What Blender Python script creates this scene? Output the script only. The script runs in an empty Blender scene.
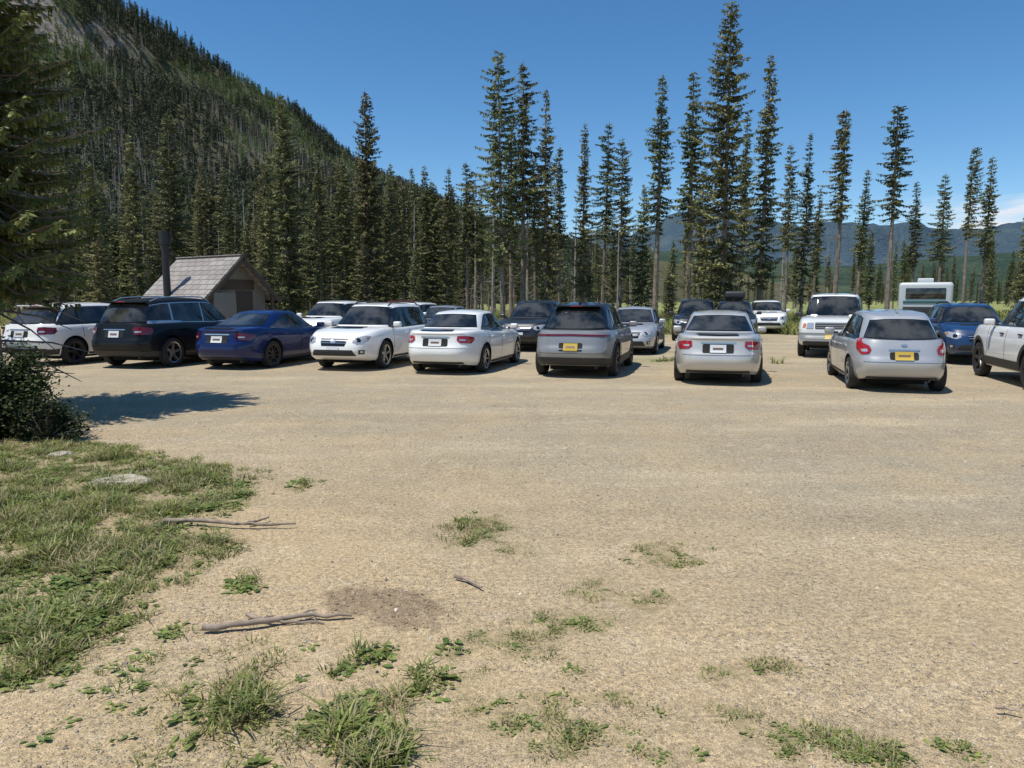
import bpy, bmesh, math, random
import numpy as np
from mathutils import Vector, Matrix, noise
from mathutils.bvhtree import BVHTree
from mathutils.geometry import delaunay_2d_cdt

rnd = random.Random(7)
F = 740.0; CH = 1.75; PITCH = math.radians(6.63)
scene = bpy.context.scene
COL = scene.collection

# ------------------------------------------------------------------ helpers
def survey(px, py):
    """bearing measured in the photo -> point on the level ground, metres"""
    c, s = math.cos(PITCH), math.sin(PITCH)
    d = Vector((px-512, F*c+(384-py)*s, -F*s+(384-py)*c))
    t = CH/(-d.z)
    return d.x*t, d.y*t

def bearing(px, D, h=0.7):
    return (px-512)/F*(D*0.9933+(CH-h)*0.1155)

def newmat(name):
    m = bpy.data.materials.new(name); m.use_nodes = True
    nt = m.node_tree
    return m, nt, nt.nodes['Principled BSDF']

def N(nt, typ, **kw):
    n = nt.nodes.new(typ)
    for k, v in kw.items():
        setattr(n, k, v)
    return n

def simple(name, col, rough=0.5, metal=0.0, coat=0.0, spec=None, var=0.0, vscale=8):
    m, nt, b = newmat(name)
    b.inputs['Base Color'].default_value = (*col, 1)
    b.inputs['Roughness'].default_value = rough
    b.inputs['Metallic'].default_value = metal
    b.inputs['Coat Weight'].default_value = coat
    b.inputs['Coat Roughness'].default_value = 0.04
    if spec is not None: b.inputs['Specular IOR Level'].default_value = spec
    if var > 0:
        tc = N(nt, 'ShaderNodeTexCoord'); ns = N(nt, 'ShaderNodeTexNoise'); ns.inputs['Scale'].default_value = vscale
        ns.inputs['Detail'].default_value = 4
        nt.links.new(tc.outputs['Object'], ns.inputs['Vector'])
        r = N(nt, 'ShaderNodeMapRange'); r.inputs[1].default_value = .3; r.inputs[2].default_value = .7
        r.inputs[3].default_value = 1-var; r.inputs[4].default_value = 1+var
        nt.links.new(ns.outputs['Fac'], r.inputs[0])
        mx = N(nt, 'ShaderNodeVectorMath', operation='SCALE'); mx.inputs[0].default_value = col
        nt.links.new(r.outputs[0], mx.inputs['Scale'])
        nt.links.new(mx.outputs[0], b.inputs['Base Color'])
    return m

def link(ob, parent=None):
    COL.objects.link(ob)
    if parent is not None: ob.parent = parent
    return ob

def meshobj(name, verts, faces, mats=(), parent=None, smooth=False, angle=None, add=True):
    me = bpy.data.meshes.new(name)
    me.from_pydata([tuple(v) for v in verts], [], faces)
    for m in mats: me.materials.append(m)
    if smooth:
        me.polygons.foreach_set('use_smooth', [True]*len(me.polygons))
        if angle: me.set_sharp_from_angle(angle=math.radians(angle))
    me.update()
    ob = bpy.data.objects.new(name, me)
    if add: link(ob, parent)
    return ob

def empty(name, loc=(0,0,0), rz=0):
    e = bpy.data.objects.new(name, None); e.empty_display_size = .3
    e.location = loc; e.rotation_euler = (0, 0, rz); COL.objects.link(e)
    return e

def boxvf(c, s, R=None):
    vs = []
    for dx in (-.5, .5):
        for dy in (-.5, .5):
            for dz in (-.5, .5):
                v = Vector((dx*s[0], dy*s[1], dz*s[2]))
                if R is not None: v = R @ v
                vs.append(v+Vector(c))
    return vs, [(0,1,3,2),(4,6,7,5),(0,4,5,1),(2,3,7,6),(0,2,6,4),(1,5,7,3)]

def bevbox(name, c, s, mat, parent=None, bev=0.02, R=None, seg=2):
    v, f = boxvf((0,0,0), s, R)
    ob = meshobj(name, v, f, [mat], parent)
    ob.location = c
    if bev > 0:
        bm = bmesh.new(); bm.from_mesh(ob.data)
        bmesh.ops.recalc_face_normals(bm, faces=bm.faces)
        bmesh.ops.bevel(bm, geom=bm.edges[:], offset=bev, segments=seg, affect='EDGES', profile=.6)
        bm.to_mesh(ob.data); bm.free()
        ob.data.polygons.foreach_set('use_smooth', [True]*len(ob.data.polygons))
        ob.data.set_sharp_from_angle(angle=math.radians(40))
    return ob

def merge(parts):
    V=[]; Fc=[]
    for v, f in parts:
        o=len(V); V += list(v); Fc += [tuple(i+o for i in q) for q in f]
    return V, Fc

def tube(pts, rad, n=6, cap=True):
    V=[]; Fc=[]
    P=[Vector(p) for p in pts]
    for i,p in enumerate(P):
        d=(P[min(i+1,len(P)-1)]-P[max(i-1,0)]).normalized()
        a=d.cross(Vector((0.3,0.1,1)) if abs(d.z)<.9 else Vector((1,0,0))).normalized(); b=d.cross(a)
        for k in range(n):
            t=2*math.pi*k/n
            V.append(p+(a*math.cos(t)+b*math.sin(t))*rad[i])
    for i in range(len(P)-1):
        for k in range(n):
            Fc.append((i*n+k,i*n+(k+1)%n,(i+1)*n+(k+1)%n,(i+1)*n+k))
    if cap:
        Fc.append(tuple(range(n))[::-1]); Fc.append(tuple((len(P)-1)*n+k for k in range(n)))
    return V,Fc

# ------------------------------------------------------------------ instancing (geometry nodes)
def instancer(name, pts, rots, scales, idx, variants):
    col = bpy.data.collections.new(name+'_kinds')
    for v in variants: col.objects.link(v)
    me = bpy.data.meshes.new(name)
    me.vertices.add(len(pts))
    me.vertices.foreach_set('co', np.array(pts, dtype=np.float32).ravel())
    for an, dt, arr in (('rot','FLOAT_VECTOR',rots),('scl','FLOAT_VECTOR',scales)):
        a = me.attributes.new(an, dt, 'POINT'); a.data.foreach_set('vector', np.array(arr, dtype=np.float32).ravel())
    a = me.attributes.new('idx','INT','POINT'); a.data.foreach_set('value', np.array(idx, dtype=np.int32))
    ob = bpy.data.objects.new(name, me); COL.objects.link(ob)
    ng = bpy.data.node_groups.new(name+'_gn','GeometryNodeTree')
    ng.interface.new_socket('Geometry', in_out='INPUT', socket_type='NodeSocketGeometry')
    ng.interface.new_socket('Geometry', in_out='OUTPUT', socket_type='NodeSocketGeometry')
    gi = ng.nodes.new('NodeGroupInput'); go = ng.nodes.new('NodeGroupOutput')
    ip = ng.nodes.new('GeometryNodeInstanceOnPoints')
    ci = ng.nodes.new('GeometryNodeCollectionInfo')
    ci.inputs['Collection'].default_value = col
    ci.inputs['Separate Children'].default_value = True
    ci.inputs['Reset Children'].default_value = True
    ip.inputs['Pick Instance'].default_value = True
    def att(nm, dt):
        n = ng.nodes.new('GeometryNodeInputNamedAttribute'); n.data_type = dt
        n.inputs['Name'].default_value = nm
        return next(o for o in n.outputs if o.enabled and o.name == 'Attribute')
    L = ng.links.new
    L(gi.outputs[0], ip.inputs['Points']); L(ci.outputs[0], ip.inputs['Instance'])
    L(att('idx','INT'), ip.inputs['Instance Index'])
    L(att('rot','FLOAT_VECTOR'), ip.inputs['Rotation'])
    L(att('scl','FLOAT_VECTOR'), ip.inputs['Scale'])
    L(ip.outputs[0], go.inputs[0])
    md = ob.modifiers.new('inst','NODES'); md.node_group = ng
    return ob

# ================================================================== WORLD / SUN / CAMERA
SUN_EL = 68.0
ce = math.cos(math.radians(SUN_EL)); az = math.radians(30)   # sun left of and behind the viewer
to_sun = Vector((-ce*math.cos(az), -ce*math.sin(az), math.sin(math.radians(SUN_EL)))).normalized()
w = bpy.data.worlds.new('World'); scene.world = w; w.use_nodes = True
nt = w.node_tree; bg = nt.nodes['Background']; L = nt.links.new
sky = nt.nodes.new('ShaderNodeTexSky'); sky.sky_type = 'NISHITA'; sky.sun_disc = False
sky.sun_elevation = math.radians(SUN_EL); sky.sun_rotation = math.atan2(to_sun.x, to_sun.y)
sky.altitude = 2900; sky.air_density = 1.2; sky.dust_density = 0.3; sky.ozone_density = 2.8
hs = nt.nodes.new('ShaderNodeHueSaturation'); hs.inputs['Saturation'].default_value = 1.24; hs.inputs['Hue'].default_value = .497
L(sky.outputs[0], hs.inputs['Color'])
# thin clouds low over the right-hand hills
tc = nt.nodes.new('ShaderNodeTexCoord'); mpw = nt.nodes.new('ShaderNodeMapping'); mpw.inputs['Scale'].default_value = (5, 5, 34)
L(tc.outputs['Generated'], mpw.inputs[0]); nz = nt.nodes.new('ShaderNodeTexNoise'); nz.inputs['Scale'].default_value = 1.4; nz.inputs['Detail'].default_value = 7
L(mpw.outputs[0], nz.inputs['Vector']); sp = nt.nodes.new('ShaderNodeSeparateXYZ'); L(tc.outputs['Generated'], sp.inputs[0])
def wr_(s, a, b_):
    n = nt.nodes.new('ShaderNodeMapRange'); n.interpolation_type = 'SMOOTHSTEP'; L(s, n.inputs[0]); n.inputs[1].default_value = a; n.inputs[2].default_value = b_; return n.outputs[0]
def wm(a, b_):
    n = nt.nodes.new('ShaderNodeMath'); n.operation = 'MULTIPLY'; L(a, n.inputs[0]); L(b_, n.inputs[1]); return n.outputs[0]
f_ = wm(wm(wr_(nz.outputs['Fac'], .42, .6), wr_(sp.outputs[0], .42, .56)), wm(wr_(sp.outputs[2], .05, .08), wr_(sp.outputs[2], .125, .095)))
mxw = nt.nodes.new('ShaderNodeMix'); mxw.data_type = 'RGBA'; L(f_, mxw.inputs[0]); L(hs.outputs[0], mxw.inputs[6]); mxw.inputs[7].default_value = (6.2, 6.4, 6.8, 1)
L(mxw.outputs[2], bg.inputs['Color'])
bg.inputs['Strength'].default_value = 0.135
sl = bpy.data.lights.new('sun', 'SUN'); sl.energy = 4.9; sl.angle = math.radians(.5); sl.color = (1, .955, .87)
so = bpy.data.objects.new('sun', sl); COL.objects.link(so)
so.rotation_euler = to_sun.to_track_quat('Z', 'Y').to_euler(); so.location = (-20, 0, 40)
cam = bpy.data.cameras.new('camera'); co = bpy.data.objects.new('camera', cam); COL.objects.link(co)
co.location = (0, 0, CH); co.rotation_euler = (math.radians(90)-PITCH, 0, 0)
cam.sensor_width = 36; cam.lens = F/1024*36; cam.clip_start = .05; cam.clip_end = 20000
scene.camera = co
scene.view_settings.view_transform = 'Standard'; scene.view_settings.look = 'None'; scene.view_settings.exposure = 0

# ================================================================== GROUND
def inpoly(x, y, P):
    c = False; n = len(P); j = n-1
    for i in range(n):
        xi, yi = P[i]; xj, yj = P[j]
        if (yi > y) != (yj > y) and x < (xj-xi)*(y-yi)/(yj-yi)+xi: c = not c
        j = i
    return c
def pdist(x, y, P):
    best = 1e9
    for i in range(len(P)):
        ax, ay = P[i-1]; bx, by = P[i]
        dx, dy = bx-ax, by-ay
        t = max(0, min(1, ((x-ax)*dx+(y-ay)*dy)/(dx*dx+dy*dy+1e-9)))
        best = min(best, math.hypot(x-ax-t*dx, y-ay-t*dy))
    return best
PA = [survey(*p) for p in [(-300,420),(40,428),(150,446),(262,466),(274,492),(245,516),(266,552),(215,592),(160,614),(130,645),(95,668),(50,690),(0,712),(-300,760)]]
PB = [survey(*p) for p in [(95,690),(150,655),(235,645),(322,652),(338,688),(400,698),(440,735),(430,790),(330,830),(20,830),(50,745)]]
blobs = [(480,532,.22,.30,.8),(520,548,.12,.12,.5),(665,553,.22,.2,.7),(590,590,.13,.15,.6),(645,600,.12,.12,.7),(575,622,.25,.12,.85),(510,640,.22,.1,.7),(530,652,.16,.08,.5),
         (375,658,.09,.08,.8),(450,652,.1,.07,.8),(720,672,.10,.08,.6),(768,664,.08,.06,.8),(545,725,.30,.09,.8),(470,712,.1,.1,.5),(600,700,.12,.06,.5),(810,735,.22,.10,.85),(870,750,.15,.08,.8),(950,742,.06,.06,.8),
         (245,585,.1,.12,.9),(170,635,.09,.08,.7),(740,712,.1,.08,.5),(660,712,.1,.05,.5),(665,752,.12,.05,.6),(580,668,.1,.1,.4),(990,768,.1,.1,.5),(300,486,.2,.2,.4),
         (435,680,.15,.1,.5),(345,672,.1,.06,.5),(480,670,.12,.05,.4),(560,745,.25,.06,.6),(520,700,.2,.06,.5),(420,690,.12,.08,.5)]
BL = [(*survey(a, b), rx, ry, s) for a, b, rx, ry, s in blobs]
def fbm(x, y, sc, seed=0.0):
    return noise.fractal(Vector((x*sc+seed, y*sc-seed, seed)), 1.0, 2.0, 3)
def smooth01(a, b, v):
    t = max(0, min(1, (v-a)/(b-a))); return t*t*(3-2*t)
def grass_mask(x, y):
    m = 0.0
    if y < 11 and x < 5:
        for P, wd, lo in ((PA, .5, .42), (PB, .3, .22)):
            d = pdist(x, y, P)
            sd = d if inpoly(x, y, P) else -d
            sd += fbm(x, y, 1.6, 3.1)*.32+fbm(x, y, 6, 1.1)*.12
            m = max(m, smooth01(-.08, wd, sd)*(lo+(1-lo)*smooth01(-.25,.18,fbm(x, y, 2.3, 7.7))))
    if y < 12:
        for bx, by, rx, ry, s in BL:
            q = ((x-bx)/rx)**2+((y-by)/ry)**2
            if q < 6:
                m = max(m, s*smooth01(.25, .9, math.exp(-q*.6)+fbm(x, y, 7, 9.0)*.5))
    return m
def meadow_mask(x, y):
    d = y+0.285*x
    m = smooth01(35, 44, d+fbm(x, y, .12, 5)*6)
    v = math.exp(-((d-21.6)/.45)**2)*smooth01(-.15, .25, fbm(x, y, .7, 2))
    return max(m, v*.8)
dampc = survey(374, 607)
def damp_mask(x, y):
    dx, dy = x-dampc[0], y-dampc[1]
    c, s = math.cos(-.55), math.sin(-.55)
    u, v = dx*c+dy*s, -dx*s+dy*c
    return smooth01(0, .22, 1-(u/.46)**2-(v/.23)**2+fbm(x, y, 4, 4)*1.2+fbm(x, y, 16, 4)*.5)
def gz(x, y):
    if y > 40 or abs(x) > 40: return 0.0
    z = fbm(x, y, .5, 1.5)*.02*smooth01(15, 9, y)+fbm(x, y, 2.5, 2.5)*.012*smooth01(12, 7, y)
    if y < 8: z += .010*damp_mask(x, y)*(.5+1.2*fbm(x, y, 9, 6))
    return z

def axis(lo, fine0, fine1, hi, st):
    a = [fine0]
    while a[-1] < fine1: a.append(a[-1]+st)
    s = st
    while a[-1] < hi: s *= 1.18; a.append(a[-1]+s)
    s = st
    while a[0] > lo: s *= 1.18; a.insert(0, a[0]-s)
    return a
xs = axis(-9000, -7.5, 6.5, 9000, .05); ys = axis(-2000, 2.0, 10.5, 9000, .05)
V = []; G = []; M = []; D = []
for y in ys:
    for x in xs:
        near = (1.8 < y < 14 and abs(x) < 12)
        V.append((x, y, gz(x, y) if (y < 40 and abs(x) < 40) else 0))
        G.append(grass_mask(x, y) if near else 0)
        D.append(damp_mask(x, y) if near and y < 8 else 0)
        M.append(meadow_mask(x, y) if 14 < y < 200 and abs(x) < 300 else (1 if y >= 200 or abs(x) >= 300 else 0))
nx = len(xs)
Fc = [(j*nx+i, j*nx+i+1, (j+1)*nx+i+1, (j+1)*nx+i) for j in range(len(ys)-1) for i in range(nx-1)]

m, nt, b = newmat('gravel_ground')
L = nt.links.new
tc = N(nt, 'ShaderNodeTexCoord')
def noisen(scale, detail=4, rough=.55, vec=None):
    n = N(nt, 'ShaderNodeTexNoise'); n.inputs['Scale'].default_value = scale; n.inputs['Detail'].default_value = detail
    n.inputs['Roughness'].default_value = rough
    L(vec or tc.outputs['Object'], n.inputs['Vector']); return n.outputs['Fac']
def rng(s, a, b_, c=0, d=1):
    r = N(nt, 'ShaderNodeMapRange'); r.interpolation_type = 'SMOOTHSTEP'
    L(s, r.inputs[0])
    for i, v in enumerate((a, b_, c, d)): r.inputs[i+1].default_value = v
    return r.outputs[0]
def mix(f, a, b_, mode='MIX'):
    n = N(nt, 'ShaderNodeMix', data_type='RGBA', blend_type=mode)
    if isinstance(f, float): n.inputs[0].default_value = f
    else: L(f, n.inputs[0])
    for s, i in ((a, 6), (b_, 7)):
        if isinstance(s, tuple): n.inputs[i].default_value = (*s, 1)
        else: L(s, n.inputs[i])
    return n.outputs[2]
def mth(op, a, b_=None):
    n = N(nt, 'ShaderNodeMath', operation=op)
    for i, s in enumerate((a, b_)):
        if s is None: continue
        if isinstance(s, (int, float)): n.inputs[i].default_value = s
        else: L(s, n.inputs[i])
    return n.outputs[0]
def attn(nm):
    n = N(nt, 'ShaderNodeAttribute'); n.attribute_name = nm; return n.outputs['Fac']
dirt = (.495, .372, .218); grav = (.385, .322, .222)
mp = N(nt, 'ShaderNodeMapping'); mp.inputs['Rotation'].default_value = (0, 0, .27); mp.inputs['Scale'].default_value = (.16, .8, 1)
L(tc.outputs['Object'], mp.inputs[0])
sep = N(nt, 'ShaderNodeSeparateXYZ'); L(tc.outputs['Object'], sep.inputs[0])
big = noisen(.35, 3); trk = noisen(1.0, 5, .65, mp.outputs[0])
dist = rng(mth('ADD', mth('ADD', sep.outputs[1], mth('MULTIPLY', sep.outputs[0], .6)), mth('MULTIPLY', big, 7)), 6.5, 13)
gf = mth('MULTIPLY', dist, rng(noisen(.8, 5, .6), .30, .60, .45, 1))
c = mix(gf, dirt, grav)
c = mix(rng(trk, .50, .66, 0, .42), c, (.60, .49, .33))
c = mix(rng(trk, .50, .36, 0, .32), c, (.31, .25, .165))
c = mix(rng(noisen(1.3, 5, .65), .52, .75, 0, .5), c, (.33, .255, .16))
c = mix(rng(noisen(4, 5, .7), .5, .75, 0, .5), c, (.62, .51, .36))
c = mix(rng(noisen(11, 5, .75), .5, .72, 0, .55), c, (.27, .215, .145))
vo = N(nt, 'ShaderNodeTexVoronoi'); vo.inputs['Scale'].default_value = 60; L(tc.outputs['Object'], vo.inputs['Vector'])
vs = N(nt, 'ShaderNodeSeparateColor'); L(vo.outputs['Color'], vs.inputs[0])
peb = mth('MULTIPLY', rng(vs.outputs[0], .5, .65), rng(vo.outputs['Distance'], .5, .3))
peb = mth('MULTIPLY', peb, rng(noisen(.9, 3), .38, .62, .25, 1))
pc = mix(vs.outputs[1], (.19, .155, .12), (.64, .55, .43))
c = mix(mth('MULTIPLY', peb, .75), c, pc)
fine = noisen(150, 2, .75)
c = mix(1.0, c, mix(rng(fine, .3, .7), (.55, .55, .55), (1.42, 1.42, 1.42)), 'MULTIPLY')
c = mix(1.0, c, mix(rng(noisen(34, 3, .7), .3, .7), (.72, .72, .72), (1.22, 1.22, 1.22)), 'MULTIPLY')
c = mix(mth('MULTIPLY', attn('damp'), rng(noisen(30, 3), .35, .6, .45, .95)), c, mix(noisen(25, 3), (.19, .135, .085), (.33, .245, .155)))
soil = mix(noisen(14, 4, .7), (.15, .14, .055), (.40, .32, .18))
c = mix(mth('MULTIPLY', attn('grass'), .75), c, soil)
mead = mix(noisen(.25, 4), (.17, .21, .06), (.36, .34, .13))
mead = mix(rng(noisen(1.5, 4), .45, .7), mead, (.12, .17, .05))
c = mix(attn('meadow'), c, mead)
L(c, b.inputs['Base Color']); b.inputs['Roughness'].default_value = .95; b.inputs['Specular IOR Level'].default_value = .2
h = mth('ADD', mth('MULTIPLY', noisen(12, 6, .75), .7), mth('MULTIPLY', peb, .3))
h = mth('ADD', h, mth('MULTIPLY', fine, .18))
bp = N(nt, 'ShaderNodeBump'); bp.inputs['Distance'].default_value = .028; bp.inputs['Strength'].default_value = 1.0
L(h, bp.inputs['Height']); L(bp.outputs[0], b.inputs['Normal'])
ground = meshobj('ground', V, Fc, [m], smooth=True)
for nm, arr in (('grass', G), ('meadow', M), ('damp', D)):
    a = ground.data.attributes.new(nm, 'FLOAT', 'POINT'); a.data.foreach_set('value', arr)

# ---- foliage materials
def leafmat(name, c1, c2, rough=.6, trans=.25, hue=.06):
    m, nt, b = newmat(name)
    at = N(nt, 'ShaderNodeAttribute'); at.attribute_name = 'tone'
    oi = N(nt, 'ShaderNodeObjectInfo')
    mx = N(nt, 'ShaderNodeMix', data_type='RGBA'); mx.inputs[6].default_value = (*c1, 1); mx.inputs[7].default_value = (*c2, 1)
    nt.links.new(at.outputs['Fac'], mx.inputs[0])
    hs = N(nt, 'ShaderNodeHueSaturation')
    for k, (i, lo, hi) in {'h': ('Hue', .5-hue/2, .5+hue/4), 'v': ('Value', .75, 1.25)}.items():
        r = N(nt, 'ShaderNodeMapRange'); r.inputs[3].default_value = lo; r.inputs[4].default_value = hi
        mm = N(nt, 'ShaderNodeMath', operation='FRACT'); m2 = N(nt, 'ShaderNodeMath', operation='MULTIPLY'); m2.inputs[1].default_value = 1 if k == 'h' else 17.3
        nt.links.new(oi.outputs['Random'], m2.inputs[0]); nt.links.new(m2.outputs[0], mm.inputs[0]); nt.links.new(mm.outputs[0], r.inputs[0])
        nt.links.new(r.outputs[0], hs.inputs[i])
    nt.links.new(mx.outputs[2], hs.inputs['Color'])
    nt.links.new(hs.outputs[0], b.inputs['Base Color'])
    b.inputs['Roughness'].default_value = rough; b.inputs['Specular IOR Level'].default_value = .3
    if trans:
        tr = N(nt, 'ShaderNodeBsdfTranslucent'); ms = N(nt, 'ShaderNodeMixShader'); ms.inputs[0].default_value = trans
        nt.links.new(hs.outputs[0], tr.inputs[0])
        nt.links.new(b.outputs[0], ms.inputs[1]); nt.links.new(tr.outputs[0], ms.inputs[2])
        nt.links.new(ms.outputs[0], nt.nodes['Material Output'].inputs[0])
    return m
M_grass = leafmat('grass_blades', (.12, .16, .04), (.30, .33, .10), trans=.35)
M_dry = leafmat('dry_grass', (.34, .30, .15), (.46, .41, .23), trans=.3)
M_weed = leafmat('weed_leaves', (.10, .155, .035), (.25, .31, .09), trans=.3)
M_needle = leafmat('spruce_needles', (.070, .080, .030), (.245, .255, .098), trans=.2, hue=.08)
M_needle2 = leafmat('near_needles', (.055, .080, .026), (.24, .28, .085), trans=.2, hue=.03)
M_needle_far = leafmat('far_needles', (.048, .068, .036), (.12, .145, .070), trans=0, hue=.12)
M_aspen = leafmat('aspen_leaves', (.11, .17, .045), (.18, .26, .08), trans=0)
M_shrub = leafmat('shrub_leaves', (.018, .028, .010), (.055, .080, .022), trans=.15)
M_bark = simple('spruce_bark', (.24, .19, .15), .9, var=.35, vscale=3)
M_snag = simple('dead_wood', (.36, .32, .28), .9, var=.25, vscale=2)
M_stick = simple('weathered_stick', (.27, .21, .16), .9, var=.35, vscale=20)

def tone_attr(ob, tones):
    a = ob.data.attributes.new('tone', 'FLOAT', 'FACE'); a.data.foreach_set('value', tones)

def tuft(seed, n, hmin, hmax, spread, mat, wid=.004):
    r = random.Random(seed); V = []; Fs = []; T = []
    for i in range(n):
        a = r.random()*6.283; rr = spread*math.sqrt(r.random())
        bx, by = rr*math.cos(a), rr*math.sin(a)
        a2 = a+r.gauss(0, 1.1); hh = r.uniform(hmin, hmax); ln = r.uniform(.3, 1.3)*hh
        w_ = wid*r.uniform(.7, 1.4); px, py = -math.sin(a2)*w_, math.cos(a2)*w_
        t = r.random(); o = len(V)
        for k, (u, ww) in enumerate(((0, 1), (.45, .9), (.8, .55), (1, .05))):
            x = bx+math.cos(a2)*ln*u*u; y = by+math.sin(a2)*ln*u*u; z = hh*(u-.3*u*u*min(1.5, ln/hh))
            V += [(x-px*ww, y-py*ww, z), (x+px*ww, y+py*ww, z)]
        for k in range(3): Fs.append((o+2*k, o+2*k+1, o+2*k+3, o+2*k+2)); T.append(t)
    ob = meshobj('grass_tuft', V, Fs, [mat], add=False); tone_attr(ob, T); return ob
def weed(seed, n, ln0, ln1, mat, up=.5):
    r = random.Random(seed); V = []; Fs = []; T = []
    for i in range(n):
        a = i*2.4+r.gauss(0, .3); ln = r.uniform(ln0, ln1); el = r.uniform(.05, up)
        wd = ln*r.uniform(.18, .3); t = r.random(); o = len(V)
        sx, sy = r.gauss(0, .03), r.gauss(0, .03)
        d = Vector((math.cos(a)*math.cos(el), math.sin(a)*math.cos(el), math.sin(el)))
        s = Vector((-math.sin(a), math.cos(a), 0))
        for u, ww in ((0, .1), (.3, .7), (.6, 1), (.85, .6), (1, .05)):
            p = Vector((sx, sy, 0.004))+d*ln*u+Vector((0, 0, -.5*ln*u*u*math.sin(el)))
            e = Vector((0, 0, abs(ww)*wd*.35))
            V += [p-s*wd*ww+e, p, p+s*wd*ww+e]
        for k in range(4):
            q = o+3*k
            Fs += [(q, q+1, q+4, q+3), (q+1, q+2, q+5, q+4)]; T += [t, t]
    ob = meshobj('weed_plant', V, Fs, [mat], add=False); tone_attr(ob, T); return ob
kinds = [tuft(1, 30, .04, .09, .08, M_grass), tuft(2, 26, .02, .06, .09, M_grass), tuft(3, 20, .05, .15, .06, M_grass),
         tuft(4, 20, .03, .10, .08, M_dry, .0028), weed(5, 10, .035, .07, M_weed), weed(6, 14, .025, .05, M_weed, .9), weed(7, 9, .04, .085, M_weed, .7)]
pts = []; rots = []; scl = []; idx = []
r = random.Random(11)
for tries in range(62000):
    y = 2.3+8.9*r.random()**1.25; x = r.uniform(-8.2, 3.2)
    if x < -0.72*y-.6 or x > .74*y+.3: continue
    g = grass_mask(x, y)
    if r.random() > g**1.5: continue
    n2 = fbm(x, y, 1.3, 20)
    q = r.random()
    if n2 > -.02: k = r.choice([4, 5, 6, 5, 5, 4]) if q < .68 else r.choice([0, 1, 3, 3])
    else: k = r.choice([0, 1, 1, 1, 3, 3, 3, 2]) if q < .8 else r.choice([4, 5, 6])
    if x > -.3 : k = r.choice([1, 1, 3, 5, 4, 5, 3])
    s = r.uniform(.6, 1.25)*(.6+.5*g)
    if x > -.3: s *= .62
    pts.append((x, y, gz(x, y)-.002)); rots.append((r.gauss(0, .1), r.gauss(0, .1), r.random()*6.28)); scl.append((s, s, s*r.uniform(.6, 1.05))); idx.append(k)
print('GRASS', len(pts))
instancer('grass', pts, rots, scl, idx, kinds)
pts = []; rots = []; scl = []; idx = []
for i in range(60000):
    y = r.uniform(15, 70); x = r.uniform(-45, 60)
    if abs(x) > .78*y+2: continue
    g = meadow_mask(x, y)
    if r.random() > g*.5: continue
    s = r.uniform(1.6, 3.8)*(.6 if y < 30 else 1.8)
    pts.append((x, y, 0)); rots.append((0, 0, r.random()*6.28)); scl.append((s*1.3, s*1.3, s)); idx.append(r.choice([0, 1, 2, 2, 3, 3, 6, 5]))
instancer('meadow_grass', pts, rots, scl, idx, [k.copy() for k in kinds])

# ---- loose stones and mud clods
M_stone = leafmat('loose_stone', (.22, .185, .15), (.60, .52, .40), trans=0, rough=.9)
M_clod = leafmat('mud_clod', (.20, .145, .09), (.36, .27, .175), trans=0, rough=.95)
def stone(seed, mat=None):
    r = random.Random(seed); bm = bmesh.new(); bmesh.ops.create_icosphere(bm, subdivisions=1, radius=1)
    for v in bm.verts: v.co *= r.uniform(.7, 1.2)
    for v in bm.verts: v.co.z *= .6
    me = bpy.data.meshes.new('stone'); bm.to_mesh(me); bm.free(); me.materials.append(mat or M_stone)
    ob = bpy.data.objects.new('stone', me); tone_attr(ob, [seed % 5/5.+.1]*len(me.polygons)); return ob
pts = []; rots = []; scl = []; idx = []
for i in range(42000):
    y = 2.4+12*r.random()**1.4; x = r.uniform(-.75*y-.3, .75*y+.3)
    if grass_mask(x, y) > .5: continue
    if r.random() > .25+smooth01(-.15, .25, fbm(x, y, .8, 30)): continue
    s = .0022+.0035*r.random()**2+(.010*r.random()**3 if r.random() < .08 else 0)+(.006*r.random() if y > 7 and r.random() < .3 else 0)
    pts.append((x, y, gz(x, y)+s*.2)); rots.append((r.random(), r.random(), r.random()*6)); scl.append((s, s*r.uniform(.7, 1.2), s)); idx.append(i % 6)
instancer('gravel', pts, rots, scl, idx, [stone(i) for i in range(6)])
pts = []; rots = []; scl = []; idx = []
for i in range(2600):
    x = dampc[0]+r.gauss(0, .3); y = dampc[1]+r.gauss(0, .3)
    if r.random() > damp_mask(x, y)*.7+.01: continue
    s = .003+.010*r.random()**3
    pts.append((x, y, gz(x, y))); rots.append((r.random()*.4, r.random()*.4, r.random()*6)); scl.append((s, s*r.uniform(.7, 1.2), s*.6)); idx.append(i % 4)
instancer('mud_clods', pts, rots, scl, idx, [stone(i+20, M_clod) for i in range(4)])

M_rock = simple('pale_rock', (.36, .32, .25), .9, var=.35, vscale=9)
def rock(name, loc, s, seed):
    bm = bmesh.new(); bmesh.ops.create_icosphere(bm, subdivisions=4, radius=1)
    for v in bm.verts:
        n = noise.fractal(v.co*1.3+Vector((seed, 0, 0)), 1, 2, 4)
        v.co *= 1+.25*n
        v.co.z = max(-.6, min(.55+.1*n, v.co.z))
        v.co = Vector((v.co.x*s[0], v.co.y*s[1], v.co.z*s[2]))
    me = bpy.data.meshes.new(name); bm.to_mesh(me); bm.free(); me.materials.append(M_rock)
    me.polygons.foreach_set('use_smooth', [True]*len(me.polygons))
    ob = link(bpy.data.objects.new(name, me)); ob.location = loc; return ob
x, y = survey(122, 483); rock('flat_rock', (x, y, .015), (.29, .17, .055), 2)
x, y = survey(60, 455); rock('flat_rock', (x, y, .0), (.12, .1, .05), 5)
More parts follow.
